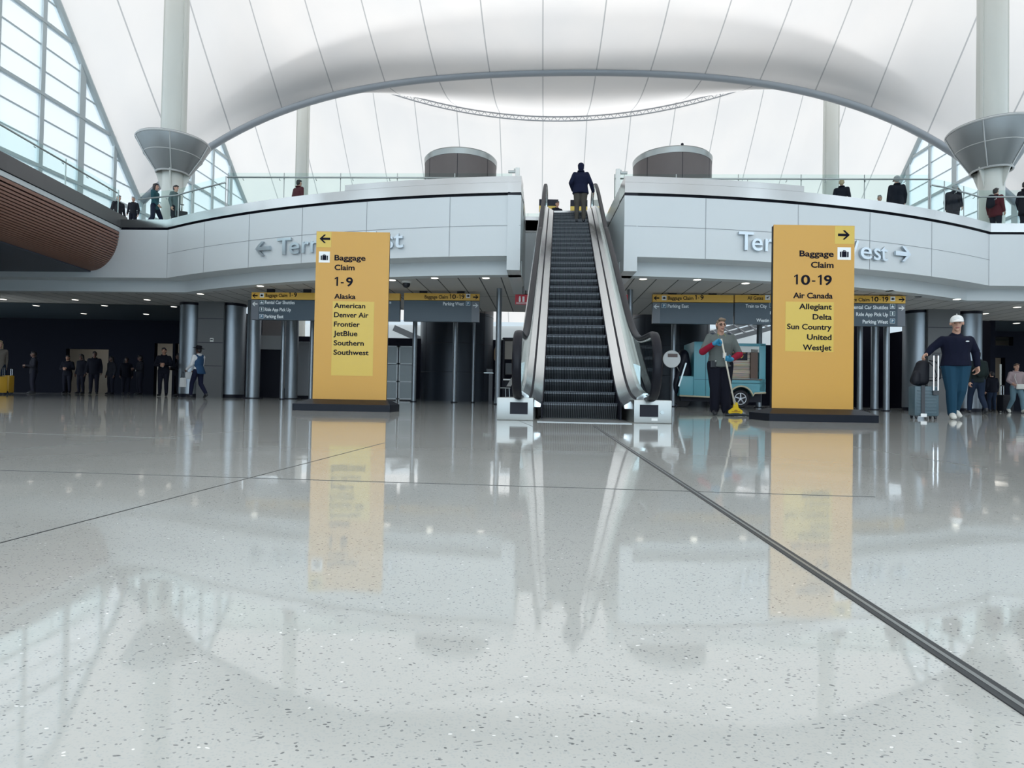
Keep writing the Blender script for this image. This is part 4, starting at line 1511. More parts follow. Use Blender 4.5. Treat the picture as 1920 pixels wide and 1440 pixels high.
SKIN = {'fair': mat('skin fair', (0.52, 0.30, 0.22), 0.5), 'tan': mat('skin tan', (0.40, 0.22, 0.15), 0.5), 'deep': mat('skin deep', (0.10, 0.05, 0.035), 0.5)}
def cloth(name, c, rough=0.85):
    m = mat(name, c, rough, spec=0.2)
    return m
HAIR = {'sandy': mat('hair sandy', (0.17, 0.125, 0.085), 0.6), 'dark': mat('hair dark', (0.012, 0.010, 0.012), 0.6), 'blond': mat('hair blond', (0.36, 0.27, 0.16), 0.6), 'grey': mat('hair grey', (0.25, 0.25, 0.25), 0.6), 'brown': mat('hair brown', (0.10, 0.06, 0.04), 0.6)}
M_eye = mat('eye', (0.02, 0.02, 0.02), 0.2)
M_lip = mat('lip', (0.30, 0.10, 0.09), 0.5)

def vlerp(a, b, t):
    return Vector(a) * (1 - t) + Vector(b) * t

def hand_hulls(mb, w, f, n, k=1.0, curl=0.5, grow=0.0):
    """Palm, four unequal bent fingers and a thumb. w wrist, f pointing direction, n palm normal (the way fingers curl)."""
    w, f, n = Vector(w), Vector(f).normalized(), Vector(n)
    n = (n - f * n.dot(f)).normalized()
    s = f.cross(n).normalized()
    g = grow
    c0, c1 = w + f * 0.012 * k, w + f * 0.085 * k
    mb.hull([(w, 0.026 * k + g), (c0 + s * 0.02 * k, 0.016 * k + g), (c0 - s * 0.02 * k, 0.016 * k + g), (c1 + s * 0.033 * k, 0.0125 * k + g), (c1 - s * 0.030 * k, 0.012 * k + g)], (8, 6))
    for i, (off, ln) in enumerate(((0.033, 0.92), (0.0115, 1.05), (-0.0105, 1.0), (-0.031, 0.80))):
        p = c1 + s * off * k
        a = 0.0
        r = (0.0095 - 0.0006 * i) * k + g
        for seg in (0.042, 0.027, 0.021):
            a += curl * 0.95
            q = p + (f * math.cos(a) + n * math.sin(a)) * seg * ln * k
            mb.hull([(p, r), (q, r * 0.92)], (8, 6))
            p, r = q, r * 0.92
    p = w + f * 0.028 * k + s * 0.024 * k
    q = p + (s * 0.75 + f * 0.55 + n * 0.30 * (1 + curl)).normalized() * 0.042 * k
    e = q + (f * 0.8 + s * 0.1 + n * (0.35 + curl * 0.6)).normalized() * 0.034 * k
    mb.hull([(p, 0.014 * k + g), (q, 0.0115 * k + g)], (8, 6))
    mb.hull([(q, 0.0115 * k + g), (e, 0.009 * k + g)], (8, 6))

BASE = dict(pelvis=(0, 0.01, 0.95), waist=(0, 0.0, 1.10), chest=(0, 0.005, 1.29), neck=(0, 0.015, 1.47), head=(0, -0.015, 1.635),
            sL=(0.175, 0.01, 1.415), eL=(0.235, 0.04, 1.14), wL=(0.245, -0.04, 0.90), sR=(-0.175, 0.01, 1.415), eR=(-0.235, 0.04, 1.14), wR=(-0.245, -0.04, 0.90),
            hL=(0.09, 0.01, 0.92), kL=(0.10, -0.02, 0.50), aL=(0.105, 0.02, 0.085), tL=(0.125, -0.13, 0.04),
            hR=(-0.09, 0.01, 0.92), kR=(-0.10, -0.02, 0.50), aR=(-0.105, 0.02, 0.085), tR=(-0.125, -0.13, 0.04))
WALK = dict(kL=(0.09, -0.17, 0.52), aL=(0.09, -0.22, 0.10), tL=(0.10, -0.37, 0.075), kR=(-0.09, 0.03, 0.49), aR=(-0.09, 0.30, 0.15), tR=(-0.10, 0.20, 0.04),
            eL=(0.24, 0.12, 1.15), wL=(0.24, 0.14, 0.90), eR=(-0.24, -0.02, 1.14), wR=(-0.23, -0.20, 0.93))

def person(label, loc, rz, H=1.75, pose=None, abs_pose=None, bulk=1.0, skin='fair', top=None, bottom=None, shoe=None, hair='dark', hair_style='short', hat=None, hat_mat=None,
           coat=0.0, group=None, voxel=0.012, turn=0.0, curl=0.45, sleeves=True, collar=True, top_name='jacket', face=True, cuff=1.0, handdir=None, flare=0.0, hand_part=None, legw=0.0, hs=1.0):
    k = H / 1.75
    J = {a: Vector(b) * k for a, b in BASE.items()}
    for a, b in (pose or {}).items():
        J[a] = Vector(b) * k
    for a, b in (abs_pose or {}).items():
        J[a] = Vector(b)
    t = thing('person', label, 'person', loc, rz, group)
    B = bulk
    HM = Matrix.Rotation(turn, 3, 'Z')
    hc = J['head']
    def hp(x, y, z):
        return hc + HM @ (Vector((x, y, z)) * k * hs)
    def limb(mb, pts, rs):
        for (p, q), (a, b) in zip(zip(pts, pts[1:]), zip(rs, rs[1:])):
            mb.hull([(p, a * k), (q, b * k)], (10, 7))
    def torso(mb, g, low=0.0):
        nk = J['neck'] - Vector((0, 0, 0.030 * k if (g > 0 and not collar) else 0))
        pe, wa, ch = J['pelvis'], J['waist'], J['chest']
        mb.hull([(pe, ((0.150 * B + g) * k, (0.108 * B + g) * k, 0.10 * k)), (wa, ((0.135 * B + g) * k, (0.100 * B + g) * k, 0.08 * k))], (14, 9))
        mb.hull([(wa, ((0.135 * B + g) * k, (0.100 * B + g) * k, 0.08 * k)), (ch, ((0.160 * B + g) * k, (0.112 * B + g) * k, 0.12 * k))], (14, 9))
        mb.hull([(ch, ((0.160 * B + g) * k, (0.112 * B + g) * k, 0.12 * k)), (J['sL'], (0.055 + g) * k), (J['sR'], (0.055 + g) * k)], (14, 9))
        mb.hull([(vlerp(J['sL'], J['sR'], 0.25), (0.05 + g) * k), (vlerp(J['sL'], J['sR'], 0.75), (0.05 + g) * k), (nk, (0.052 + g * 0.8) * k)], (12, 8))
        if low:
            mb.hull([(pe, ((0.152 * B + g) * k, (0.112 * B + g) * k, 0.08 * k)), (pe - Vector((0, 0, low * k)), ((0.160 * B + g + flare) * k, (0.118 * B + g + flare) * k, 0.02 * k))], (14, 7))
    def arms(mb, g, frac=1.0):
        for sd in 'LR':
            s_, e_, w_ = J['s' + sd], J['e' + sd], J['w' + sd]
            limb(mb, (s_, e_), (0.056 * B ** 0.5 + g, 0.044 * B ** 0.5 + g))
            w2 = vlerp(e_, w_, frac)
            limb(mb, (e_, w2), (0.044 * B ** 0.5 + g, (0.044 - 0.012 * frac) * B ** 0.5 + g))
    def legs(mb, g, stop=0.0):
        for sd in 'LR':
            h_, k_, a_ = J['h' + sd], J['k' + sd], J['a' + sd]
            limb(mb, (h_, k_), (0.088 * B ** 0.7 + g, 0.060 + g))
            a2 = vlerp(k_, a_, 1 - stop)
            limb(mb, (k_, vlerp(k_, a_, 0.4), a2), (0.060 + g, 0.056 + g, 0.042 + g))
    def hdir(sd):
        e_, w_ = J['e' + sd], J['w' + sd]
        f = (w_ - e_).normalized()
        nrm = Vector((-1 if sd == 'L' else 1, -0.25, 0))
        if handdir and sd in handdir:
            f, nrm = Vector(handdir[sd][0]), Vector(handdir[sd][1])
        return f, nrm
    def body(mb):
        torso(mb, -0.012)
        arms(mb, -0.004)
        legs(mb, -0.004)
        mb.hull([(J['neck'] - Vector((0, 0, 0.04 * k)), 0.054 * k * (1 + 0.35 * (B - 1))), (hp(0, 0.012, -0.07), 0.050 * k * (1 + 0.4 * (B - 1)))], (12, 8))
        mb.hull([(hp(0, 0.012, 0.028), (0.074 * k, 0.092 * k, 0.088 * k)), (hp(0, -0.035, -0.070), (0.043 * k, 0.045 * k, 0.036 * k))], (16, 11))
        mb.hull([(hp(0, -0.092, 0.012), 0.011 * k), (hp(0, -0.104, -0.022), (0.017 * k, 0.015 * k, 0.012 * k))], (8, 6))
        mb.hull([(hp(-0.04, -0.075, 0.028), 0.013 * k), (hp(0.04, -0.075, 0.028), 0.013 * k)], (8, 6))
        mb.hull([(hp(0, -0.072, -0.095), 0.02 * k)], (8, 6))
        for sx in (-1, 1):
            mb.hull([(hp(sx * 0.078, 0.012, 0.01), (0.012 * k, 0.022 * k, 0.032 * k))], (8, 6))
        for sd in 'LR':
            f, nrm = hdir(sd)
            if not hand_part:
                hand_hulls(mb, J['w' + sd], f, nrm, k * 1.05, curl)
            a_, t_ = J['a' + sd], J['t' + sd]
            d = (t_ - a_); 
            mb.hull([(a_, 0.036 * k), (a_ + Vector((0, 0.03 * k, -0.045 * k)), 0.028 * k), (t_, (0.034 * k, 0.034 * k, 0.022 * k))], (9, 6))
    skin_over('body', body, voxel, SKIN[skin], t)
    if top is not None:
        def f_top(mb):
            torso(mb, 0.014, coat)
            arms(mb, 0.012, cuff)
        skin_over(top_name, f_top, voxel * 1.25, top, t)
        if collar:
            c = MB()
            c.tube([(J['neck'] + Vector(((0.066 + 0.014 * B) * k * math.cos(a * math.pi / 9), (0.062 + 0.012 * B) * k * math.sin(a * math.pi / 9) + 0.002, 0.012 * k + (0.022 * k if math.sin(a * math.pi / 9) > 0 else -0.012 * k * abs(math.sin(a * math.pi / 9)))))) for a in range(18)], 0.022 * k, 8, closed=True)
            c.build('collar', top, t, smooth=True)
    if bottom is not None:
        def f_bot(mb):
            mb.hull([(J['pelvis'], ((0.156 * B) * k, (0.116 * B) * k, 0.11 * k)), (J['hL'], 0.097 * k * B ** 0.7), (J['hR'], 0.097 * k * B ** 0.7)], (14, 9))
            legs(mb, 0.016 + legw, 0.06)
        skin_over('trousers', f_bot, voxel * 1.25, bottom, t)
    sh = shoe or M_black
    for sd in 'LR':
        a_, t_ = J['a' + sd], J['t' + sd]
        mb = MB()
        heel = a_ + (Vector((a_.x - t_.x, a_.y - t_.y, 0)).normalized() * 0.035 * k) - Vector((0, 0, 0.04 * k))
        dn = 0.0
        mb.hull([(a_ + Vector((0, 0, 0.0)), 0.048 * k), (heel, (0.038 * k, 0.038 * k, 0.038 * k)), (vlerp(a_, t_, 0.65) + Vector((0, 0, 0.005)), 0.045 * k), (t_, (0.044 * k, 0.044 * k, 0.032 * k))], (12, 8))
        mb.build('shoe', sh, t, smooth=60)
    hm = HAIR.get(hair)
    if hm is not None and hair_style != 'none':
        def f_hair(mb):
            mb.hull([(hp(0, 0.022, 0.045), (0.081 * k, 0.092 * k, 0.082 * k)), (hp(0, 0.055, -0.02), (0.070 * k, 0.055 * k, 0.06 * k))], (16, 11))
            if not hat:
              mb.hull([(hp(-0.045, -0.055, 0.095), 0.022 * k), (hp(0.045, -0.055, 0.095), 0.022 * k), (hp(0, 0.0, 0.10), 0.045 * k)], (10, 7))
            if hair_style == 'long':
                mb.hull([(hp(0, 0.05, 0.0), (0.080 * k, 0.06 * k, 0.07 * k)), (hp(0, 0.085, -0.20), (0.085 * k, 0.035 * k, 0.05 * k))], (12, 8))
                for sx in (-1, 1):
                    mb.hull([(hp(sx * 0.072, 0.0, 0.02), 0.026 * k), (hp(sx * 0.082, 0.03, -0.18), 0.028 * k)], (9, 6))
            if hair_style == 'bun':
                mb.ball(hp(0, 0.115, 0.05), 0.042 * k)
        skin_over('hair', f_hair, 0.009, hm, t, 3)
    if face:
        for sx in (-1, 1):
            mb = MB(); mb.hull([(hp(sx * 0.031, -0.080, 0.010), (0.013 * k, 0.009 * k, 0.007 * k))], (8, 6)); mb.build('eye', M_eye, t, smooth=True)
            mb = MB(); mb.hull([(hp(sx * 0.015, -0.092, 0.034), 0.005 * k), (hp(sx * 0.048, -0.074, 0.036), 0.005 * k)], (6, 4)); mb.build('eyebrow', hm or HAIR['grey'], t, smooth=True)
        mb = MB(); mb.hull([(hp(-0.022, -0.080, -0.058), 0.007 * k), (hp(0, -0.086, -0.057), 0.008 * k), (hp(0.022, -0.080, -0.058), 0.007 * k)], (8, 5)); mb.build('mouth', M_lip, t, smooth=True)
    if hat == 'cap':
        mb = MB()
        q = []
        mb.hull([(hp(0, 0.015, 0.068), (0.090 * k, 0.104 * k, 0.082 * k)), (hp(0, 0.015, 0.040), (0.093 * k, 0.107 * k, 0.02 * k))], (18, 10))
        cp = mb.build('cap', hat_mat, t, smooth=50)
        mb = MB()
        mb.hull([(hp(-0.07, -0.065, 0.035), (0.012 * k, 0.01 * k, 0.006 * k)), (hp(0.07, -0.065, 0.035), (0.012 * k, 0.01 * k, 0.006 * k)), (hp(-0.05, -0.175, 0.022), (0.02 * k, 0.02 * k, 0.005 * k)), (hp(0.05, -0.175, 0.022), (0.02 * k, 0.02 * k, 0.005 * k)), (hp(0, -0.10, 0.055), 0.014 * k)], (10, 6))
        mb.build('visor', hat_mat, cp, smooth=50)
        mb = MB(); mb.ball(hp(0, 0.015, 0.151), 0.009 * k); mb.build('button', hat_mat, cp, smooth=True)
    if hat == 'wide':
        mb = MB()
        rim = []
        MM = Matrix.Translation(hp(0, 0.01, 0.06)) @ HM.to_4x4() @ Matrix.Rotation(R(-10), 4, 'X')
        mb.lathe([(0.10 * k, 0.0), (0.185 * k, 0.012 * k), (0.188 * k, 0.022 * k), (0.098 * k, 0.022 * k), (0.092 * k, 0.09 * k), (0.075 * k, 0.115 * k), (0.03 * k, 0.10 * k), (0.0005, 0.098 * k)], 32, MM)
        mb.build('hat', hat_mat, t, smooth=50)
    if hat in ('hood', 'beanie'):
        def f_hood(mb):
            mb.hull([(hp(0, 0.025, 0.045), (0.094 * k, 0.098 * k, 0.085 * k)), (hp(0, 0.05, -0.06), (0.085 * k, 0.06 * k, 0.06 * k))], (16, 10))
            if hat == 'hood':
                mb.hull([(hp(0, 0.05, -0.06), (0.085 * k, 0.06 * k, 0.06 * k)), (hp(0, 0.06, -0.17), (0.10 * k, 0.05 * k, 0.05 * k))], (14, 9))
        skin_over(hat, f_hood, 0.01, hat_mat, t, 3)
    t['_k'] = k
    return t, J, hp, k

def floor_spot(px, d, z=0.0):
    return Vector((X_at(px, d), d, z))

# ---- cleaner with the dust mop
C_shirt = cloth('sage work shirt', (0.13, 0.15, 0.145))
C_black = cloth('black trousers', (0.008, 0.009, 0.018))
C_red = cloth('red undersleeve', (0.27, 0.012, 0.035))
M_glove = mat('blue nitrile', (0.02, 0.24, 0.42), 0.4)
wk = Vector((3.70, 10.62, 0))
cl, J, hp, k = person('person in a grey work shirt, red sleeves and blue gloves pushing the yellow mop', wk, R(-4), 1.71,
    abs_pose=dict(eR=(-0.325, -0.06, 1.13), wR=(-0.175, -0.25, 1.26), eL=(0.31, -0.06, 1.09), wL=(0.12, -0.255, 0.985), sR=(-0.185, 0.01, 1.39), sL=(0.185, 0.01, 1.39),
                  kL=(0.09, -0.02, 0.5), kR=(-0.09, -0.02, 0.5), aL=(0.10, -0.02, 0.085), tL=(0.13, -0.16, 0.04), aR=(-0.085, 0.03, 0.085), tR=(-0.11, -0.11, 0.04)),
    bulk=1.42, skin='fair', top=C_shirt, bottom=C_black, hair='sandy', hair_style='bun', voxel=0.0075, top_name='shirt', cuff=0.12, turn=R(4), coat=0.06, hand_part=True, collar=False, legw=0.024, hs=1.08)
for sd, f, n_ in (('R', (0.80, -0.25, 0.45), (0.3, -0.9, -0.2)), ('L', (-0.9, -0.15, 0.12), (-0.2, -0.95, 0.0))):
    def f_slv(mb, sd=sd):
        mb.hull([(vlerp(J['e' + sd], J['w' + sd], 0.0), 0.066), (vlerp(J['e' + sd], J['w' + sd], 0.86), 0.046)], (12, 8))
    skin_over('undersleeve', f_slv, 0.008, C_red, cl)
    def f_gl(mb, sd=sd, f=f, n_=n_):
        w = J['w' + sd]
        mb.hull([(vlerp(J['e' + sd], w, 0.88), 0.041), (w, 0.034)], (12, 8))
        hand_hulls(mb, w, f, n_, 1.1, 0.95, 0.003)
    skin_over('glove', f_gl, 0.0055, M_glove, cl, 2)
mb = MB()
for sx in (-1, 1):
    c = hp(sx * 0.032, -0.092, 0.010)
    mb.tube([c + Vector((0.025 * math.cos(2 * math.pi * i / 14), 0.004 * abs(math.cos(2 * math.pi * i / 14)), 0.017 * math.sin(2 * math.pi * i / 14))) for i in range(14)], 0.003, 6, closed=True)
    mb.tube([hp(sx * 0.058, -0.088, 0.014), hp(sx * 0.08, 0.0, 0.016)], 0.0025, 6)
mb.tube([hp(-0.008, -0.098, 0.012), hp(0.008, -0.098, 0.012)], 0.0025, 6)
mb.build('glasses', M_black, cl, smooth=True)
mb = MB()
mb.tube([J['neck'] + Vector(q) for q in ((-0.055, -0.03, 0.02), (-0.035, -0.125, -0.10), (0.02, -0.165, -0.28), (0.03, -0.16, -0.33), (0.05, -0.155, -0.27), (0.075, -0.125, -0.10), (0.06, -0.03, 0.02))], 0.007, 6)
ly = mb.build('lanyard', mat('lanyard lime', (0.28, 0.36, 0.06), 0.6), cl, smooth=True)
mb = MB(); mb.box(-0.03, 0.03, -0.003, 0.003, -0.045, 0.045); mb.build('badge', M_wt, ly, loc=J['neck'] + Vector((0.03, -0.168, -0.37)))
mb = MB(); mb.box(-0.05, 0.05, -0.02, 0.02, -0.06, 0.06, bevel=0.01); mb.build('pouch', M_black, cl, loc=J['pelvis'] + Vector((-0.15, -0.125, -0.02)))
mb = MB(); mb.ball((0, 0, 0), 0.022); mb.build('key_ring', M_rail, cl, loc=J['pelvis'] + Vector((-0.12, -0.15, 0.03)), smooth=True)
for sx in (-1, 1):
    mb = MB(); mb.hull([(J['s' + ('L' if sx > 0 else 'R')] + Vector((-sx * 0.03, 0, 0.062)), (0.055, 0.05, 0.014))], (12, 6)); mb.build('shoulder_yoke', cloth('navy yoke', (0.02, 0.03, 0.06)), cl, smooth=True)

# ---- the dust mop
top_p, bot_p = Vector((3.60, 10.30, 1.335)), Vector((3.905, 10.42, 0.13))
mop = thing('dust_mop', 'dust mop with a cream handle, yellow clamp and dark flat head on the floor', 'mop', (bot_p.x, bot_p.y, 0))
mb = MB(); mb.tube([top_p - Vector((bot_p.x, bot_p.y, 0)), bot_p - Vector((bot_p.x, bot_p.y, 0))], 0.0145, 12); mb.build('handle', mat('mop handle', (0.74, 0.70, 0.60), 0.4), mop, smooth=True)
M_mopy = mat('mop yellow', (0.80, 0.56, 0.03), 0.35)
mb = MB()
mb.prism([(-0.028, 0.24), (0.028, 0.24), (0.045, 0.15), (0.115, 0.10), (0.12, 0.075), (0.10, 0.045), (-0.115, 0.045), (-0.125, 0.075), (-0.115, 0.10), (-0.045, 0.15)], -0.02, 0.02)
mb.build('clamp', M_mopy, mop)
mb = MB(); mb.box(-0.075, 0.075, -0.024, -0.02, 0.075, 0.09); mb.hull([((0.0, -0.022, 0.10), (0.03, 0.006, 0.015))]); mb.build('clamp_slot', mat('clamp shade', (0.45, 0.24, 0.02), 0.5), mop)
def f_mop(mb):
    mb.hull([((-0.13, 0.02, 0.022), (0.05, 0.07, 0.02)), ((0.24, 0.06, 0.02), (0.05, 0.07, 0.016)), ((0.0, 0.0, 0.05), (0.10, 0.03, 0.012))], (14, 8))
skin_over('mop_pad', f_mop, 0.008, mat('mop yarn', (0.035, 0.045, 0.055), 0.9), mop)

# ---- man in the white cap
C_navy = cloth('navy sweater', (0.004, 0.006, 0.020))
C_jean = cloth('teal jeans', (0.012, 0.050, 0.090))
M_capw = cloth('white cap', (0.78, 0.79, 0.78))
M_shoew = mat('white trainers', (0.62, 0.62, 0.58), 0.6)
mp_ = Vector((8.16, 10.98, 0))
mn, J, hp, k = person('man in a white cap, navy sweater and teal jeans pulling a grey suitcase', mp_, R(-14), 1.92,
    abs_pose=dict(head=(0, -0.03, 1.748), neck=(0, 0.015, 1.60), sR=(-0.215, 0.01, 1.455), sL=(0.215, 0.01, 1.455), eR=(-0.37, 0.03, 1.32), wR=(-0.475, -0.02, 1.205), eL=(0.335, 0.06, 1.26), wL=(0.345, 0.01, 0.985),
                  hR=(-0.10, 0.01, 1.0), kR=(-0.10, -0.07, 0.54), aR=(-0.10, -0.10, 0.09), tR=(-0.135, -0.25, 0.042),
                  hL=(0.10, 0.01, 1.0), kL=(0.075, -0.02, 0.55), aL=(0.05, 0.16, 0.155), tL=(0.065, 0.02, 0.07)),
    bulk=1.38, skin='fair', top=C_navy, bottom=C_jean, shoe=M_shoew, hair='grey', hair_style='short', hat='cap', hat_mat=M_capw, voxel=0.0075, top_name='sweater', turn=R(-18), coat=0.05, cuff=0.93, collar=False, hs=1.13, legw=0.008,
    handdir={'R': ((-0.75, -0.35, -0.45), (0.15, -0.5, -0.85))}, curl=0.6)
mb = MB(); mb.hull([((0, 0, 0), (0.03, 0.006, 0.012))]); mb.build('chest_emblem', M_txt, mn, loc=J['chest'] + Vector((0.10, -0.200, 0.005)), smooth=True)
mb = MB()
mb.tube([hp(0.026 * math.cos(2 * math.pi * i / 12) - 0.01, -0.088 + 0.022 * abs(math.sin(math.pi * i / 12)), 0.085 + 0.018 * math.sin(2 * math.pi * i / 12)) for i in range(12)], 0.003, 5, closed=True)
mb.build('cap_emblem', M_txt, mn)

# ---- his suitcase and the backpack strapped on it
M_case = mat('suitcase shell', (0.062, 0.105, 0.13), 0.4)
def suitcase(label, loc, rz, w, d, h, shell, handle_h=0.0, group=None, name='suitcase', strap=None):
    t = thing(name, label, 'suitcase', loc, rz, group)
    mb = MB(); mb.box(-w / 2, w / 2, -d / 2, d / 2, 0.055, h, bevel=0.035); sh = mb.build('shell', shell, t, smooth=30)
    mb = MB()
    n = 8
    for i in range(n):
        z = 0.12 + (h - 0.2) * i / (n - 1)
        mb.box(-w / 2 + 0.04, w / 2 - 0.05, -d / 2 - 0.008, -d / 2 + 0.01, z - 0.012, z + 0.012, bevel=0.004)
    mb.build('rib', shell, sh)
    for sx in (-1, 1):
        for sy in (-1, 1):
            mb = MB(); mb.tube([(-0.012, 0, 0), (0.012, 0, 0)], 0.026, 14); mb.box(-0.02, 0.02, -0.02, 0.02, 0.01, 0.045)
            mb.build('wheel', M_black, t, loc=(sx * (w / 2 - 0.045), sy * (d / 2 - 0.045), 0.027))
    if handle_h:
        mb = MB()
        for sx in (-0.045, 0.045):
            mb.box(sx - 0.008, sx + 0.008, d / 2 - 0.03, d / 2 - 0.012, h - 0.1, handle_h)
        hd = mb.build('telescopic_handle', mat('bright alloy', (0.72, 0.72, 0.74), 0.25, 0.9), t)
        mb = MB(); mb.box(-0.065, 0.065, d / 2 - 0.038, d / 2 - 0.004, handle_h - 0.02, handle_h + 0.015, bevel=0.008); mb.build('grip', M_black, hd)
    if strap is not None:
        mb = MB(); mb.box(strap - 0.03, strap + 0.03, -d / 2 - 0.02, -d / 2 - 0.009, 0.05, h + 0.01); mb.build('strap', M_black, t)
    return t
sc_loc = Vector((7.545, 10.95, 0))
cs = suitcase('grey ribbed suitcase pulled by the man in the white cap', sc_loc, R(-12), 0.40, 0.28, 0.60, M_case, 0, strap=-0.07)
mb = MB()
for dx in (-0.035, 0.035):
    mb.box(0.13 + dx - 0.009, 0.13 + dx + 0.009, -0.17, -0.152, 0.50, 1.17)
hd = mb.build('telescopic_handle', mat('bright alloy', (0.72, 0.72, 0.74), 0.25, 0.9), cs)
mb = MB(); mb.box(0.075, 0.185, -0.18, -0.142, 1.15, 1.19, bevel=0.01); mb.build('grip', M_black, hd)
mb = MB(); mb.box(0.085, 0.175, -0.175, -0.14, 0.44, 0.52); mb.build('handle_socket', M_black, hd)
mb = MB(); mb.box(-0.06, 0.04, -0.155, -0.148, 0.04, 0.10, bevel=0.004); mb.build('tag', M_wt, cs, loc=(-0.05, -0.01, 0.0))
bk = thing('backpack', 'black backpack sitting on the grey suitcase', 'backpack', sc_loc + Vector((0, 0, 0.60)), R(-12))
M_bag = mat('black nylon', (0.004, 0.005, 0.010), 0.6, spec=0.3)
def f_bag(mb):
    mb.hull([((-0.06, 0.02, 0.10), (0.16, 0.10, 0.10)), ((-0.01, 0.02, 0.40), (0.11, 0.085, 0.08))], (14, 10))
    mb.hull([((-0.15, -0.05, 0.10), (0.075, 0.06, 0.09)), ((-0.13, -0.04, 0.22), (0.06, 0.05, 0.06))], (12, 8))
skin_over('bag', f_bag, 0.012, M_bag, bk)
mb = MB(); mb.tube([(0.06, -0.06, 0.47), (0.16, -0.10, 0.44), (0.24, -0.10, 0.30), (0.235, -0.09, 0.14), (0.15, -0.08, 0.10), (0.07, -0.06, 0.10)], 0.016, 8, flat=(0.026, 0.010)); mb.build('shoulder_strap', M_bag, bk, smooth=True)
mb = MB(); mb.tube([(0.06, -0.05, 0.44), (0.13, -0.07, 0.36), (0.19, -0.08, 0.18), (0.12, -0.07, 0.08)], 0.014, 8, flat=(0.022, 0.008)); mb.build('shoulder_strap', M_bag, bk, smooth=True)

# ---- woman in the wide black hat
C_vest = cloth('blue vest', (0.022, 0.06, 0.13))
C_white = cloth('white blouse', (0.62, 0.64, 0.66))
C_ink = cloth('ink trousers', (0.008, 0.010, 0.030))
M_hatb = cloth('black felt', (0.006, 0.006, 0.010))
wp = floor_spot(371, 19.9)
wm, J, hp, k = person('woman in a black hat, white sleeves and blue vest walking past the left columns', wp, R(-112), 1.70,
    pose=dict(WALK, eL=(0.22, -0.06, 1.14), wL=(0.20, -0.30, 0.98), eR=(-0.23, -0.08, 1.14), wR=(-0.20, -0.34, 0.98)), skin='deep', top=C_white, bottom=C_ink, hair='dark', hair_style='short', hat='wide', hat_mat=M_hatb, voxel=0.010, top_name='blouse')
def f_vest(mb):
    pe, wa, ch = J['pelvis'], J['waist'], J['chest']
    mb.hull([(wa + Vector((0, 0.02, -0.02)), (0.155 * k, 0.12 * k, 0.08)), (ch + Vector((0, 0.012, 0)), (0.178 * k, 0.128 * k, 0.13))], (14, 9))
    mb.hull([(ch + Vector((0, 0.012, 0)), (0.178 * k, 0.128 * k, 0.13)), (J['sL'] + Vector((-0.03, 0, 0.02)), 0.06), (J['sR'] + Vector((0.03, 0, 0.02)), 0.06)], (12, 8))
    mb.hull([(wa + Vector((0, 0.06, -0.02)), (0.15 * k, 0.09 * k, 0.06)), (pe + Vector((0, 0.15, -0.10)), (0.17 * k, 0.06, 0.03))], (12, 8))
skin_over('vest', f_vest, 0.013, C_vest, wm)
M_paper = mat('white paper bag', (0.58, 0.60, 0.60), 0.6)
def to_world(root, p):
    return Vector(root.location) + Matrix.Rotation(root.rotation_euler.z, 3, 'Z') @ Vector(p)
def carrier(label, loc, rz, w, d, h, m, drop, cat='bag'):
    """Bag hanging from its handles; loc is the point where the handles are held."""
    t = thing('shopping_bag', label, cat, loc, rz, 'bags carried by the woman in the black hat')
    mb = MB(); mb.hull([((sx * (w / 2 - 0.01), sy * (d / 2 - 0.01), -drop - h + 0.01), 0.01) for sx in (-1, 1) for sy in (-1, 1)] + [((sx * (w / 2 - 0.02), sy * (d / 2 - 0.02), -drop), 0.01) for sx in (-1, 1) for sy in (-1, 1)], (6, 4))
    mb.build('body', m, t)
    for sy in (-1, 1):
        mb = MB(); mb.tube([(-w * 0.25, sy * d * 0.4, -drop), (-w * 0.12, sy * d * 0.15, -0.01), (w * 0.12, sy * d * 0.15, -0.01), (w * 0.25, sy * d * 0.4, -drop)], 0.007, 6); mb.build('handle', M_black, t, smooth=True)
    return t
hl = to_world(wm, J['wL'] + Vector((0, -0.06, -0.075)))
carrier('white paper shopping bag hanging lowest from the hand of the woman in the black hat', hl + Vector((-0.05, -0.04, 0)), R(-20), 0.20, 0.11, 0.30, M_paper, 0.22)
hr = to_world(wm, J['wR'] + Vector((0, -0.08, -0.07)))
carrier('pale handbag held out in front of the woman in the black hat', hr + Vector((-0.14, 0.02, 0)), R(10), 0.30, 0.12, 0.22, mat('pale leather', (0.50, 0.53, 0.55), 0.5), 0.0 + 0.02)

# ---- man riding up the escalator
yl = 9.18
ep = esc_w(0.27, yl, smoothramp(yl) + 0.06)
C_hood = cloth('navy hooded coat', (0.006, 0.009, 0.030))
C_khaki = cloth('khaki trousers', (0.070, 0.064, 0.055))
person('man in a navy hooded jacket and khaki trousers riding up the escalator', ep, R(180) + ESC_RZ, 1.70,
       pose=dict(eL=(0.29, 0.06, 1.15), wL=(0.22, -0.12, 1.0), eR=(-0.30, 0.05, 1.13), wR=(-0.37, -0.10, 0.96), hL=(0.09, 0.01, 0.92), aL=(0.11, 0.02, 0.085), aR=(-0.10, 0.04, 0.085)),
       bulk=1.42, top=C_hood, bottom=C_khaki, hair='dark', hair_style='short', hat='beanie', hat_mat=C_hood, voxel=0.010, coat=0.10, skin='tan', flare=0.01)

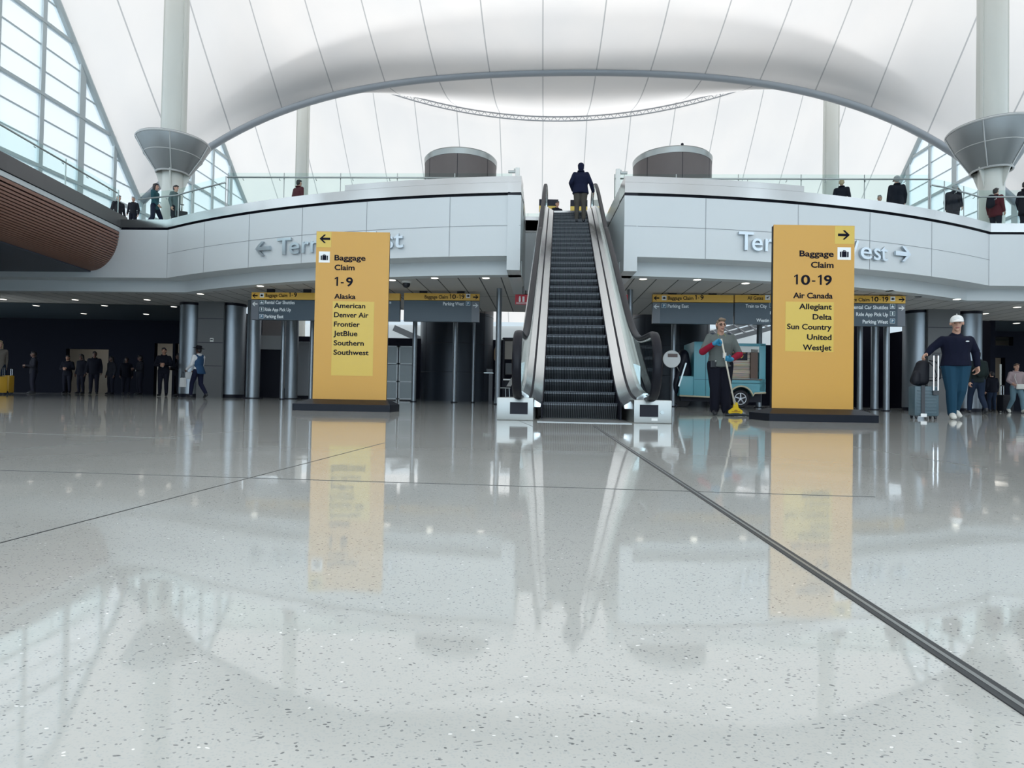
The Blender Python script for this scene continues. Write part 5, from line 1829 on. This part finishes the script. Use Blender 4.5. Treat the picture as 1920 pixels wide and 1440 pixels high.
# ---- people at the back of the ground floor
C_tan = cloth('tan coat', (0.19, 0.17, 0.15)); C_green = cloth('dark green coat', (0.012, 0.020, 0.022)); C_djean = cloth('dark jeans', (0.012, 0.022, 0.045))
C_pink = cloth('pale pink jacket', (0.33, 0.26, 0.27)); C_ljean = cloth('pale jeans', (0.12, 0.20, 0.25)); C_maroon = cloth('maroon coat', (0.085, 0.022, 0.028))
C_redj = cloth('red jacket', (0.085, 0.010, 0.016)); C_teal = cloth('teal coat', (0.02, 0.07, 0.09)); C_night = cloth('night coat', (0.006, 0.007, 0.014)); C_char = cloth('charcoal coat', (0.014, 0.015, 0.022))
person('person in a long tan coat at the left edge with yellow suitcases', floor_spot(-3, 20.8), R(60), 1.85, pose=WALK, top=C_tan, bottom=C_djean, coat=0.35, hair='blond', hair_style='long', voxel=0.012)
M_yc = mat('yellow case', (0.58, 0.33, 0.03), 0.4)
YS = 'yellow suitcases at the left edge'
suitcase('yellow suitcase nearest the dark concourse, right of the other yellow one', floor_spot(15, 20.9), R(-75), 0.34, 0.24, 0.66, M_yc, 0.9, YS)
suitcase('yellow suitcase cut off by the left edge, beside the tan coat', floor_spot(0, 19.9), R(-20), 0.36, 0.24, 0.60, M_yc, 0.9, YS)
g1, J, hp, k = person('man in a dark green coat with a backpack just behind the white cap man', floor_spot(1832, 16.9), R(165), 1.78, pose=WALK, top=C_green, bottom=C_djean, hair='dark', bulk=1.1, voxel=0.012, coat=0.06)
def f_bp(mb):
    mb.hull([(J['chest'] + Vector((0, 0.17, -0.16)), (0.13, 0.09, 0.12)), (J['chest'] + Vector((0, 0.16, 0.10)), (0.115, 0.075, 0.08))], (12, 9))
def bp(root, label, p, m):
    b = thing('backpack', label, 'backpack', to_world(root, p), root.rotation_euler.z)
    def f(mb):
        mb.hull([((0, 0, -0.13), (0.14, 0.085, 0.13)), ((0, -0.01, 0.13), (0.12, 0.07, 0.09))], (12, 9))
    skin_over('bag', f, 0.014, m, b)
    for sx in (-1, 1):
        mb = MB(); mb.tube([(sx * 0.08, -0.04, 0.18), (sx * 0.105, -0.14, 0.205), (sx * 0.115, -0.245, 0.10), (sx * 0.11, -0.20, -0.10), (sx * 0.10, -0.06, -0.16)], 0.012, 6, flat=(0.022, 0.008)); mb.build('shoulder_strap', m, b, smooth=True)
    return b
bp(g1, 'dark backpack on the man in the dark green coat', J['chest'] + Vector((0, 0.235, -0.02)), cloth('green black pack', (0.010, 0.018, 0.018)))
person('short person in black seen from behind, right of the dark green coat', floor_spot(1860, 23.4), R(175), 1.55, top=C_night, bottom=C_djean, bulk=1.25, hair='dark', voxel=0.014, coat=0.1)
pk, J, hp, k = person('woman in a pale pink jacket and light jeans at the right edge', floor_spot(1906, 20.2), R(-12), 1.66, pose=dict(WALK, eR=(-0.26, 0.0, 1.15), wR=(-0.24, -0.2, 1.05)), top=C_pink, bottom=C_ljean, shoe=M_shoew, hair='brown', hair_style='bun', voxel=0.011, coat=0.05, bulk=1.1)
bgs = thing('waist_bag', 'white bag carried by the woman in the pale pink jacket', 'bag', to_world(pk, J['pelvis'] + Vector((0.03, -0.20, -0.01))), R(-12))
mb = MB(); mb.hull([((-0.11, 0, -0.06), 0.03), ((0.11, 0, -0.06), 0.03), ((-0.10, 0, 0.06), 0.03), ((0.10, 0, 0.06), 0.03)]); mb.build('pouch', mat('bag white', (0.6, 0.6, 0.57), 0.5), bgs, smooth=50)
mb = MB(); mb.tube([(-0.1, 0.0, 0.08), (-0.14, 0.08, 0.3), (-0.12, 0.08, 0.42)], 0.008, 6); mb.build('strap', mat('bag white', (0.6, 0.6, 0.57), 0.5), bgs, smooth=True)
suitcase('black suitcase standing left of the woman in the pale pink jacket', floor_spot(1885, 21.0), R(5), 0.42, 0.26, 0.62, M_bag, 0.95)
pt = thing('bright_post', 'thin bright post behind the black suitcase on the right', 'post', floor_spot(1876, 21.6), 0)
mb = MB(); mb.lathe([(0.03, 0), (0.03, 1.74)], 14); mb.build('shaft', M_mast, pt, smooth=40)
mb = MB(); mb.lathe([(0.07, 0), (0.07, 0.02)], 14); mb.build('foot', M_dark, pt, smooth=40)

CRD = 'people waiting in the dark left concourse'
for px, d, H, rz, lab, m, hs in ((306, 22.8, 1.84, 20, 'tall dark figure with a white badge left of the steel columns', C_night, 'short'),
                             (334, 24.2, 1.72, -60, 'dark figure half hidden by the left steel column', C_night, 'short'),
                             (262, 25.4, 1.68, -35, 'dark figure turned sideways, left of the tall one with the badge', C_char, 'short'),
                             (236, 26.0, 1.62, 40, 'dark figure standing third from the left steel column', C_night, 'long'),
                             (208, 25.0, 1.60, -20, 'dark figure in front of the wall beside the lit opening', C_char, 'long'),
                             (176, 24.6, 1.76, 30, 'dark figure with short hair in front of the lit opening', C_night, 'short'),
                             (152, 25.0, 1.66, -10, 'broad dark figure in front of the lit opening', C_night, 'long'),
                             (126, 26.0, 1.66, 15, 'dark figure at the left side of the lit opening', C_night, 'short'),
                             (62, 23.6, 1.66, -40, 'dim figure between the yellow suitcases and the lit opening', C_char, 'short')):
    crowd_pose = (dict(), dict(wR=(-0.10, -0.24, 1.12), eR=(-0.25, -0.02, 1.13)), dict(wL=(0.08, -0.26, 1.16), eL=(0.26, -0.03, 1.14), wR=(-0.06, -0.27, 1.10), eR=(-0.26, -0.03, 1.13)), WALK)[int(px) % 4]
    o_, J, hp, k = person(lab, floor_spot(px, d), R(rz), H, pose=crowd_pose, top=m, bottom=C_black, group=CRD, hair='dark', hair_style=hs, voxel=0.015, bulk=1.15, coat=0.12, skin='deep' if int(px) % 3 else 'tan')
    if 'badge' in lab:
        mb = MB(); mb.box(-0.03, 0.03, -0.004, 0.004, -0.05, 0.05); mb.build('badge', M_wt, o_, loc=J['waist'] + Vector((0.0, -0.175, 0.0)))

# ---- people on the upper floor
UG = 'people on the upper floor'
def upper(label, px, d, H, rz, **kw):
    return person(label, floor_spot(px, d, 6.0), R(rz), H, group=UG, voxel=0.012, **kw)
upper('person in a dark red coat behind the long left railing', 551, 20.9, 1.72, 150, top=C_maroon, bottom=C_black, hair='dark', coat=0.3, bulk=1.3, flare=0.06)
upper('long haired woman in teal walking behind the left corner railing', 281, 21.6, 1.74, 95, pose=WALK, top=C_teal, bottom=C_ink, hair='dark', hair_style='long', coat=0.15)
upper('dark haired person in a long grey coat beside the left mast', 319, 21.7, 1.72, 80, top=cloth('grey green coat', (0.10, 0.14, 0.145)), bottom=C_char, hair='dark', coat=0.35)
upper('man in black behind the railing corner at the left balcony', 212, 22.6, 1.60, 60, top=C_char, bottom=C_black, hair='grey')
upper('person of whom only a grey head shows at the left balcony corner', 240, 21.8, 1.30, 10, top=C_char, bottom=C_black, hair='grey')
upper('blond person in black behind the long right railing', 1575, 19.9, 1.72, 150, top=C_night, bottom=C_black, hair='blond', hair_style='short', coat=0.2)
upper('person beside the blond one with only the top of a dark head showing', 1555, 21.0, 1.36, 150, top=C_night, bottom=C_black, hair='dark')
upper('man with a grey cap and dark coat behind the long right railing', 1679, 19.7, 1.78, 165, top=C_night, bottom=C_black, hair='grey', hat='cap', hat_mat=cloth('grey cap', (0.3, 0.3, 0.31)), bulk=1.3, coat=0.2)
upper('person whose face just clears the coping left of the man with the grey cap', 1647, 21.1, 1.62, -40, top=C_char, bottom=C_black, hair='grey')
upper('stooping person in black with a grey cap behind the right corner railing', 1786, 19.9, 1.66, 120, top=C_night, bottom=C_black, hair='grey', hat='cap', hat_mat=cloth('grey cap', (0.3, 0.3, 0.31)), bulk=1.3, coat=0.2, pose=dict(chest=(0, -0.05, 1.27), neck=(0, -0.08, 1.45), head=(0, -0.14, 1.58)))
rj, J, hp, k = upper('person in a red jacket with a dark backpack behind the right corner railing', 1866, 20.4, 1.70, 110, top=C_redj, bottom=C_black, hair='dark', bulk=1.3, coat=0.2)
bp(rj, 'dark backpack on the person in the red jacket', J['chest'] + Vector((0, 0.27, -0.02)), C_night)
upper('person in black cut off by the right edge behind the upper railing', 1922, 19.9, 1.76, 100, top=C_night, bottom=C_black, hair='dark', bulk=1.2, coat=0.3)
upper('person in dark clothes facing the escalator at its top', 1039, 22.3, 1.58, 20, top=C_night, bottom=C_black, hair='dark', bulk=1.15, skin='tan')
suitcase('black suitcase behind the left corner railing, beside the long grey coat', floor_spot(332, 21.2, 6.0), R(30), 0.36, 0.26, 0.62, M_bag, 0.9)
for px0, px1, lab in ((1005, 1041, 'dark board with a yellow strip left of the escalator top'), (1064, 1096, 'dark board with a yellow strip half hidden by the man on the escalator')):
    d = 22.7
    w = (px1 - px0) / F_PX * d
    t = thing('information_board', lab, 'sign', floor_spot((px0 + px1) / 2, d, 6.0), 0, 'boards at the escalator top')
    mb = MB(); mb.box(-w / 2, w / 2, 0, 0.08, 1.55, 1.80); mb.build('panel', M_dark, t)
    mb = MB(); mb.box(-w / 2, w / 2, -0.004, 0.08, 1.32, 1.55); mb.build('strip', M_yel2, t)
    for sx in (-1, 1):
        mb = MB(); mb.box(sx * w * 0.45 - 0.02, sx * w * 0.45 + 0.02, 0.01, 0.06, 0, 1.34); mb.build('leg', M_rail, t)

# ------------------------------------------------------------------ teal coffee truck behind the cleaner
M_tealp = mat('truck teal', (0.11, 0.36, 0.43), 0.35)
M_cream = mat('truck cream trim', (0.62, 0.56, 0.40), 0.4)
M_tyre = mat('tyre', (0.008, 0.008, 0.012), 0.7)
M_alloy = mat('alloy wheel', (0.62, 0.65, 0.70), 0.3, 0.6)
td = 20.4
def tx(px): return (px - 1262) / F_PX * td
tk = thing('food_truck', 'small teal coffee truck with a wooden hatch behind the cleaner', 'truck', (X_at(1262, td), td, 0), R(-3))
bd = MB()
DP = 1.5
bd.box(tx(1300), tx(1347), 0, DP, 0.36, 2.24, bevel=0.03)
bd.box(tx(1274), tx(1301), 0.02, DP, 0.36, 1.06, bevel=0.05)
bd.box(tx(1347), tx(1432), 0.0, 0.06, 0.82, 1.0)
bd.box(tx(1420), tx(1432), 0.0, DP, 0.56, 2.18, bevel=0.02)
bd.box(tx(1347), tx(1432), 0.0, DP, 2.10, 2.20, bevel=0.02)
bd.box(tx(1347), tx(1432), 0.9, DP, 0.5, 2.15)
arch = [(tx(1347), 0.36), (tx(1366), 0.36)] + [(tx(1387) + 0.40 * math.cos(a), 0.30 + 0.42 * math.sin(a)) for a in [math.pi - 0.2 - (math.pi - 0.4) * i / 12 for i in range(13)]] + [(tx(1412), 0.50), (tx(1432), 0.52), (tx(1432), 0.86), (tx(1347), 0.86)]
bd.prism(arch, 0.0, 0.12)
bd.build('bodywork', M_tealp, tk, smooth=30)
mb = MB()
mb.tube([(tx(1274), -0.02, 0.38), (tx(1340), -0.02, 0.35), (tx(1366), -0.02, 0.36)] + [(tx(1387) + 0.41 * math.cos(a), -0.02, 0.31 + 0.43 * math.sin(a)) for a in [math.pi - 0.25 - (math.pi - 0.5) * i / 12 for i in range(13)]] + [(tx(1412), -0.02, 0.51), (tx(1432), -0.02, 0.53)], 0.03, 8)
mb.build('trim', M_cream, tk, smooth=True)
mb = MB(); mb.box(tx(1322) - 0.006, tx(1322) + 0.006, -0.004, 0.0, 0.38, 2.2); mb.box(tx(1301), tx(1345), -0.004, 0.0, 0.94, 0.95); mb.build('seam', M_dark, tk)
def wood_material():
    m = mat('weathered planks', (0.33, 0.27, 0.21), 0.65)
    nt = m.node_tree
    N, L = nt.nodes.new, nt.links.new
    tc = N('ShaderNodeTexCoord'); mp = N('ShaderNodeMapping'); mp.inputs['Rotation'].default_value = (R(90), 0, 0); L(tc.outputs['Object'], mp.inputs[0])
    br = N('ShaderNodeTexBrick'); br.inputs['Scale'].default_value = 1.0; br.inputs['Brick Width'].default_value = 1.3; br.inputs['Row Height'].default_value = 0.13; br.inputs['Mortar Size'].default_value = 0.005
    br.inputs['Color1'].default_value = (0.80, 0.66, 0.52, 1); br.inputs['Color2'].default_value = (0.50, 0.42, 0.35, 1); br.inputs['Mortar'].default_value = (0.03, 0.025, 0.02, 1)
    L(mp.outputs[0], br.inputs['Vector'])
    no = N('ShaderNodeTexNoise'); no.inputs['Scale'].default_value = 3; mp2 = N('ShaderNodeMapping'); mp2.inputs['Scale'].default_value = (1, 1, 14)
    L(tc.outputs['Object'], mp2.inputs[0]); L(mp2.outputs[0], no.inputs['Vector'])
    mx = N('ShaderNodeMixRGB'); mx.blend_type = 'MULTIPLY'; mx.inputs[0].default_value = 0.7
    L(br.outputs['Color'], mx.inputs[1]); L(no.outputs['Color'], mx.inputs[2])
    L(mx.outputs[0], bsdf(m).inputs['Base Color'])
    return m
M_planks = wood_material()
mb = MB(); mb.box(tx(1348), tx(1415), 0.10, 0.14, 0.98, 2.02); mb.build('plank_panel', M_planks, tk)
mb = MB(); mb.box(tx(1348), tx(1422), 0.02, 0.13, 1.90, 2.10); mb.build('awning_rail', M_white, tk)
mb = MB(); mb.box(tx(1405), tx(1418), 0.02, 0.10, 0.98, 2.0); mb.build('hatch_post', mat('hatch brown', (0.12, 0.07, 0.05), 0.5), tk)
mb = MB(); mb.box(tx(1347), tx(1425), -0.03, 0.09, 0.955, 0.99); mb.build('sill', mat('hatch brown', (0.12, 0.07, 0.05), 0.5), tk)
sgx0, sgx1 = tx(1368), tx(1399.5)
mb = MB(); mb.box(sgx0, sgx1, 0.06, 0.10, 1.63, 2.02); sg = mb.build('sign_board', M_dark, tk)
M_or = mat('sign orange', (0.55, 0.22, 0.03), 0.5)
put('lettering', fit_text('COFFEE', sgx0 + 0.05, sgx1 - 0.06, 1.87, 0.085, 0.058, 0.004, 0.02), M_or, sg)
mb = MB()
cx = tx(1388)
mb.prism([(cx - 0.075, 1.79), (cx + 0.075, 1.79), (cx + 0.05, 1.73), (cx, 1.69), (cx - 0.05, 1.73)], 0.054, 0.058)
mb.build('cup_emblem', mat('sign gold', (0.55, 0.40, 0.06), 0.5), sg)
for wx in (tx(1387), ):
    w = MB(); w.lathe([(0.20, -0.09), (0.285, -0.09), (0.31, -0.05), (0.31, 0.08), (0.285, 0.11), (0.20, 0.11)], 40, Matrix.Rotation(R(90), 4, 'X'), cap=True)
    wt = w.build('wheel', M_tyre, tk, smooth=40, loc=(wx, 0.14, 0.312))
    w = MB()
    ring = [(0.205, -0.0), (0.205, 0.02), (0.175, 0.02), (0.175, 0.0)]
    w.tube([(0.19 * math.cos(2 * math.pi * i / 32), -0.10, 0.19 * math.sin(2 * math.pi * i / 32)) for i in range(32)], 0.016, 8, closed=True)
    for i in range(5):
        a = 2 * math.pi * i / 5 + math.pi / 2
        w.hull([((0, -0.115, 0), 0.03), ((0.175 * math.cos(a), -0.105, 0.175 * math.sin(a)), 0.024)], (8, 6))
    w.build('rim', M_alloy, wt, smooth=50)
w = MB(); w.lathe([(0.16, -0.08), (0.27, -0.07), (0.27, 0.08), (0.16, 0.09)], 30, Matrix.Rotation(R(90), 4, 'X')); w.build('wheel', M_tyre, tk, smooth=40, loc=(tx(1285), 0.45, 0.272))
mb = MB(); mb.box(tx(1280), tx(1430), 0.3, DP - 0.1, 0.2, 0.5); mb.build('chassis', M_dark, tk)
def f_cab(mb):
    mb.hull([((tx(1268), 0.35, 0.75), (0.14, 0.3, 0.4)), ((tx(1285), 0.4, 1.75), (0.2, 0.3, 0.25)), ((tx(1296), 0.5, 1.2), (0.1, 0.3, 0.3))], (12, 8))
skin_over('cab_cover', f_cab, 0.03, M_dark, tk)
mb = MB(); mb.lathe([(0.29, -0.02), (0.30, 0.0), (0.29, 0.03)], 30, Matrix.Translation((tx(1261) - 0.06, -0.1, 1.62)) @ Matrix.Rotation(R(90), 4, 'X')); mb.build('mirror', M_wt, tk, smooth=40)
mb = MB(); mb.box(tx(1250), tx(1268), -0.14, -0.11, 1.68, 1.80); mb.build('mirror_plate', mat('mirror brown', (0.16, 0.11, 0.10), 0.5), tk)
mb = MB(); mb.bar((tx(1272), -0.02, 0.7), (tx(1285), -0.02, 1.5), 0.07, 0.05); mb.tube([(tx(1261), -0.06, 1.6), (tx(1275), 0.1, 1.2)], 0.02, 6); mb.build('bracket', M_rail, tk)

# ------------------------------------------------------------------ snack cart and chair left of the escalator
kd = 19.8
ct = thing('snack_cart', 'dark snack cart with a weathered board, left of the escalator foot', 'cart', (X_at(950, kd), kd, 0), 0)
mb = MB()
for a, b in (((-0.15, 0.0), (-0.10, 0.05)), ((0.5, 0.0), (0.55, 0.05)), ((-0.15, 0.75), (-0.10, 0.8)), ((0.5, 0.75), (0.55, 0.8))):
    mb.box(a[0], b[0], a[1], b[1], 0.1, 2.2)
mb.box(-0.15, 0.55, 0, 0.8, 2.15, 2.2)
mb.build('frame', M_dark, ct)
mb = MB(); mb.box(-0.08, 0.5, -0.02, 0.0, 1.48, 2.08); mb.build('board', mat('board greige', (0.22, 0.20, 0.18), 0.6), ct)
mb = MB(); mb.box(-0.12, 0.55, -0.05, 0.8, 0.78, 0.83); mb.build('counter', M_wt, ct)
mb = MB(); mb.box(-0.10, 0.5, 0.05, 0.75, 0.15, 0.78); mb.build('cabinet', M_dark, ct)
mb = MB(); mb.box(-0.05, 0.5, 0.0, 0.7, 1.0, 1.35); mb.box(0.0, 0.2, -0.02, 0.0, 1.05, 1.25); mb.build('machine', M_black, ct)
for sx in (-0.05, 0.45):
    mb = MB(); mb.tube([(sx, 0.1, 0.1), (sx + 0.04, 0.1, 0.1)], 0.1, 16); mb.build('wheel', M_tyre, ct)
sk = thing('coffee_sack', 'brown sack hanging from the corner of the snack cart', 'sack', (X_at(931, kd), kd - 0.15, 1.40))
def f_sack(mb):
    mb.hull([((0, 0, 0.08), (0.10, 0.08, 0.09)), ((0.01, 0, 0.36), (0.11, 0.08, 0.12))], (12, 8))
    mb.hull([((0.0, 0, 0.45), 0.07), ((0.06, 0.0, 0.58), 0.03)], (8, 6))
skin_over('sack_body', f_sack, 0.02, mat('burlap', (0.16, 0.11, 0.07), 0.9), sk)
mb = MB(); mb.tube([(0.05, 0, 0.55), (0.20, 0.1, 0.79)], 0.012, 6); mb.build('tie', M_black, sk)
ch = thing('metal_chair', 'pale metal chair left of the escalator foot', 'chair', (X_at(942, 19.0), 19.0, 0), R(-70))
mb = MB(); mb.box(-0.2, 0.2, -0.2, 0.2, 0.50, 0.53, bevel=0.01); mb.build('seat', M_rail, ch)
mb = MB(); mb.box(-0.2, 0.2, -0.02, 0.0, 0.0, 0.34, bevel=0.008); mb.build('backrest', M_rail, ch, loc=(0, 0.22, 0.56)).rotation_euler = (R(-30), 0, 0)
for sx in (-0.17, 0.17):
    for sy in (-0.17, 0.17):
        mb = MB(); mb.tube([(sx, sy, 0.5), (sx * 1.15, sy * 1.15, 0.0)], 0.013, 8); mb.build('leg', M_rail, ch)
M_pedestal = mat('pedestal grey', (0.035, 0.04, 0.05), 0.5)
st = thing('queue_pedestal', 'dark pedestal with a small tray left of the snack cart', 'pedestal', (X_at(920, 19.2), 19.2, 0))
mb = MB(); mb.box(-0.06, 0.06, -0.06, 0.06, 0.0, 0.98); mb.build('shaft', M_pedestal, st)
mb = MB(); mb.box(-0.22, 0.08, -0.12, 0.12, 0.98, 1.0); mb.build('tray', M_rail, st)
mb = MB(); mb.box(-0.14, 0.06, -0.08, 0.08, 1.0, 1.12, bevel=0.01); mb.build('scanner', M_black, st)
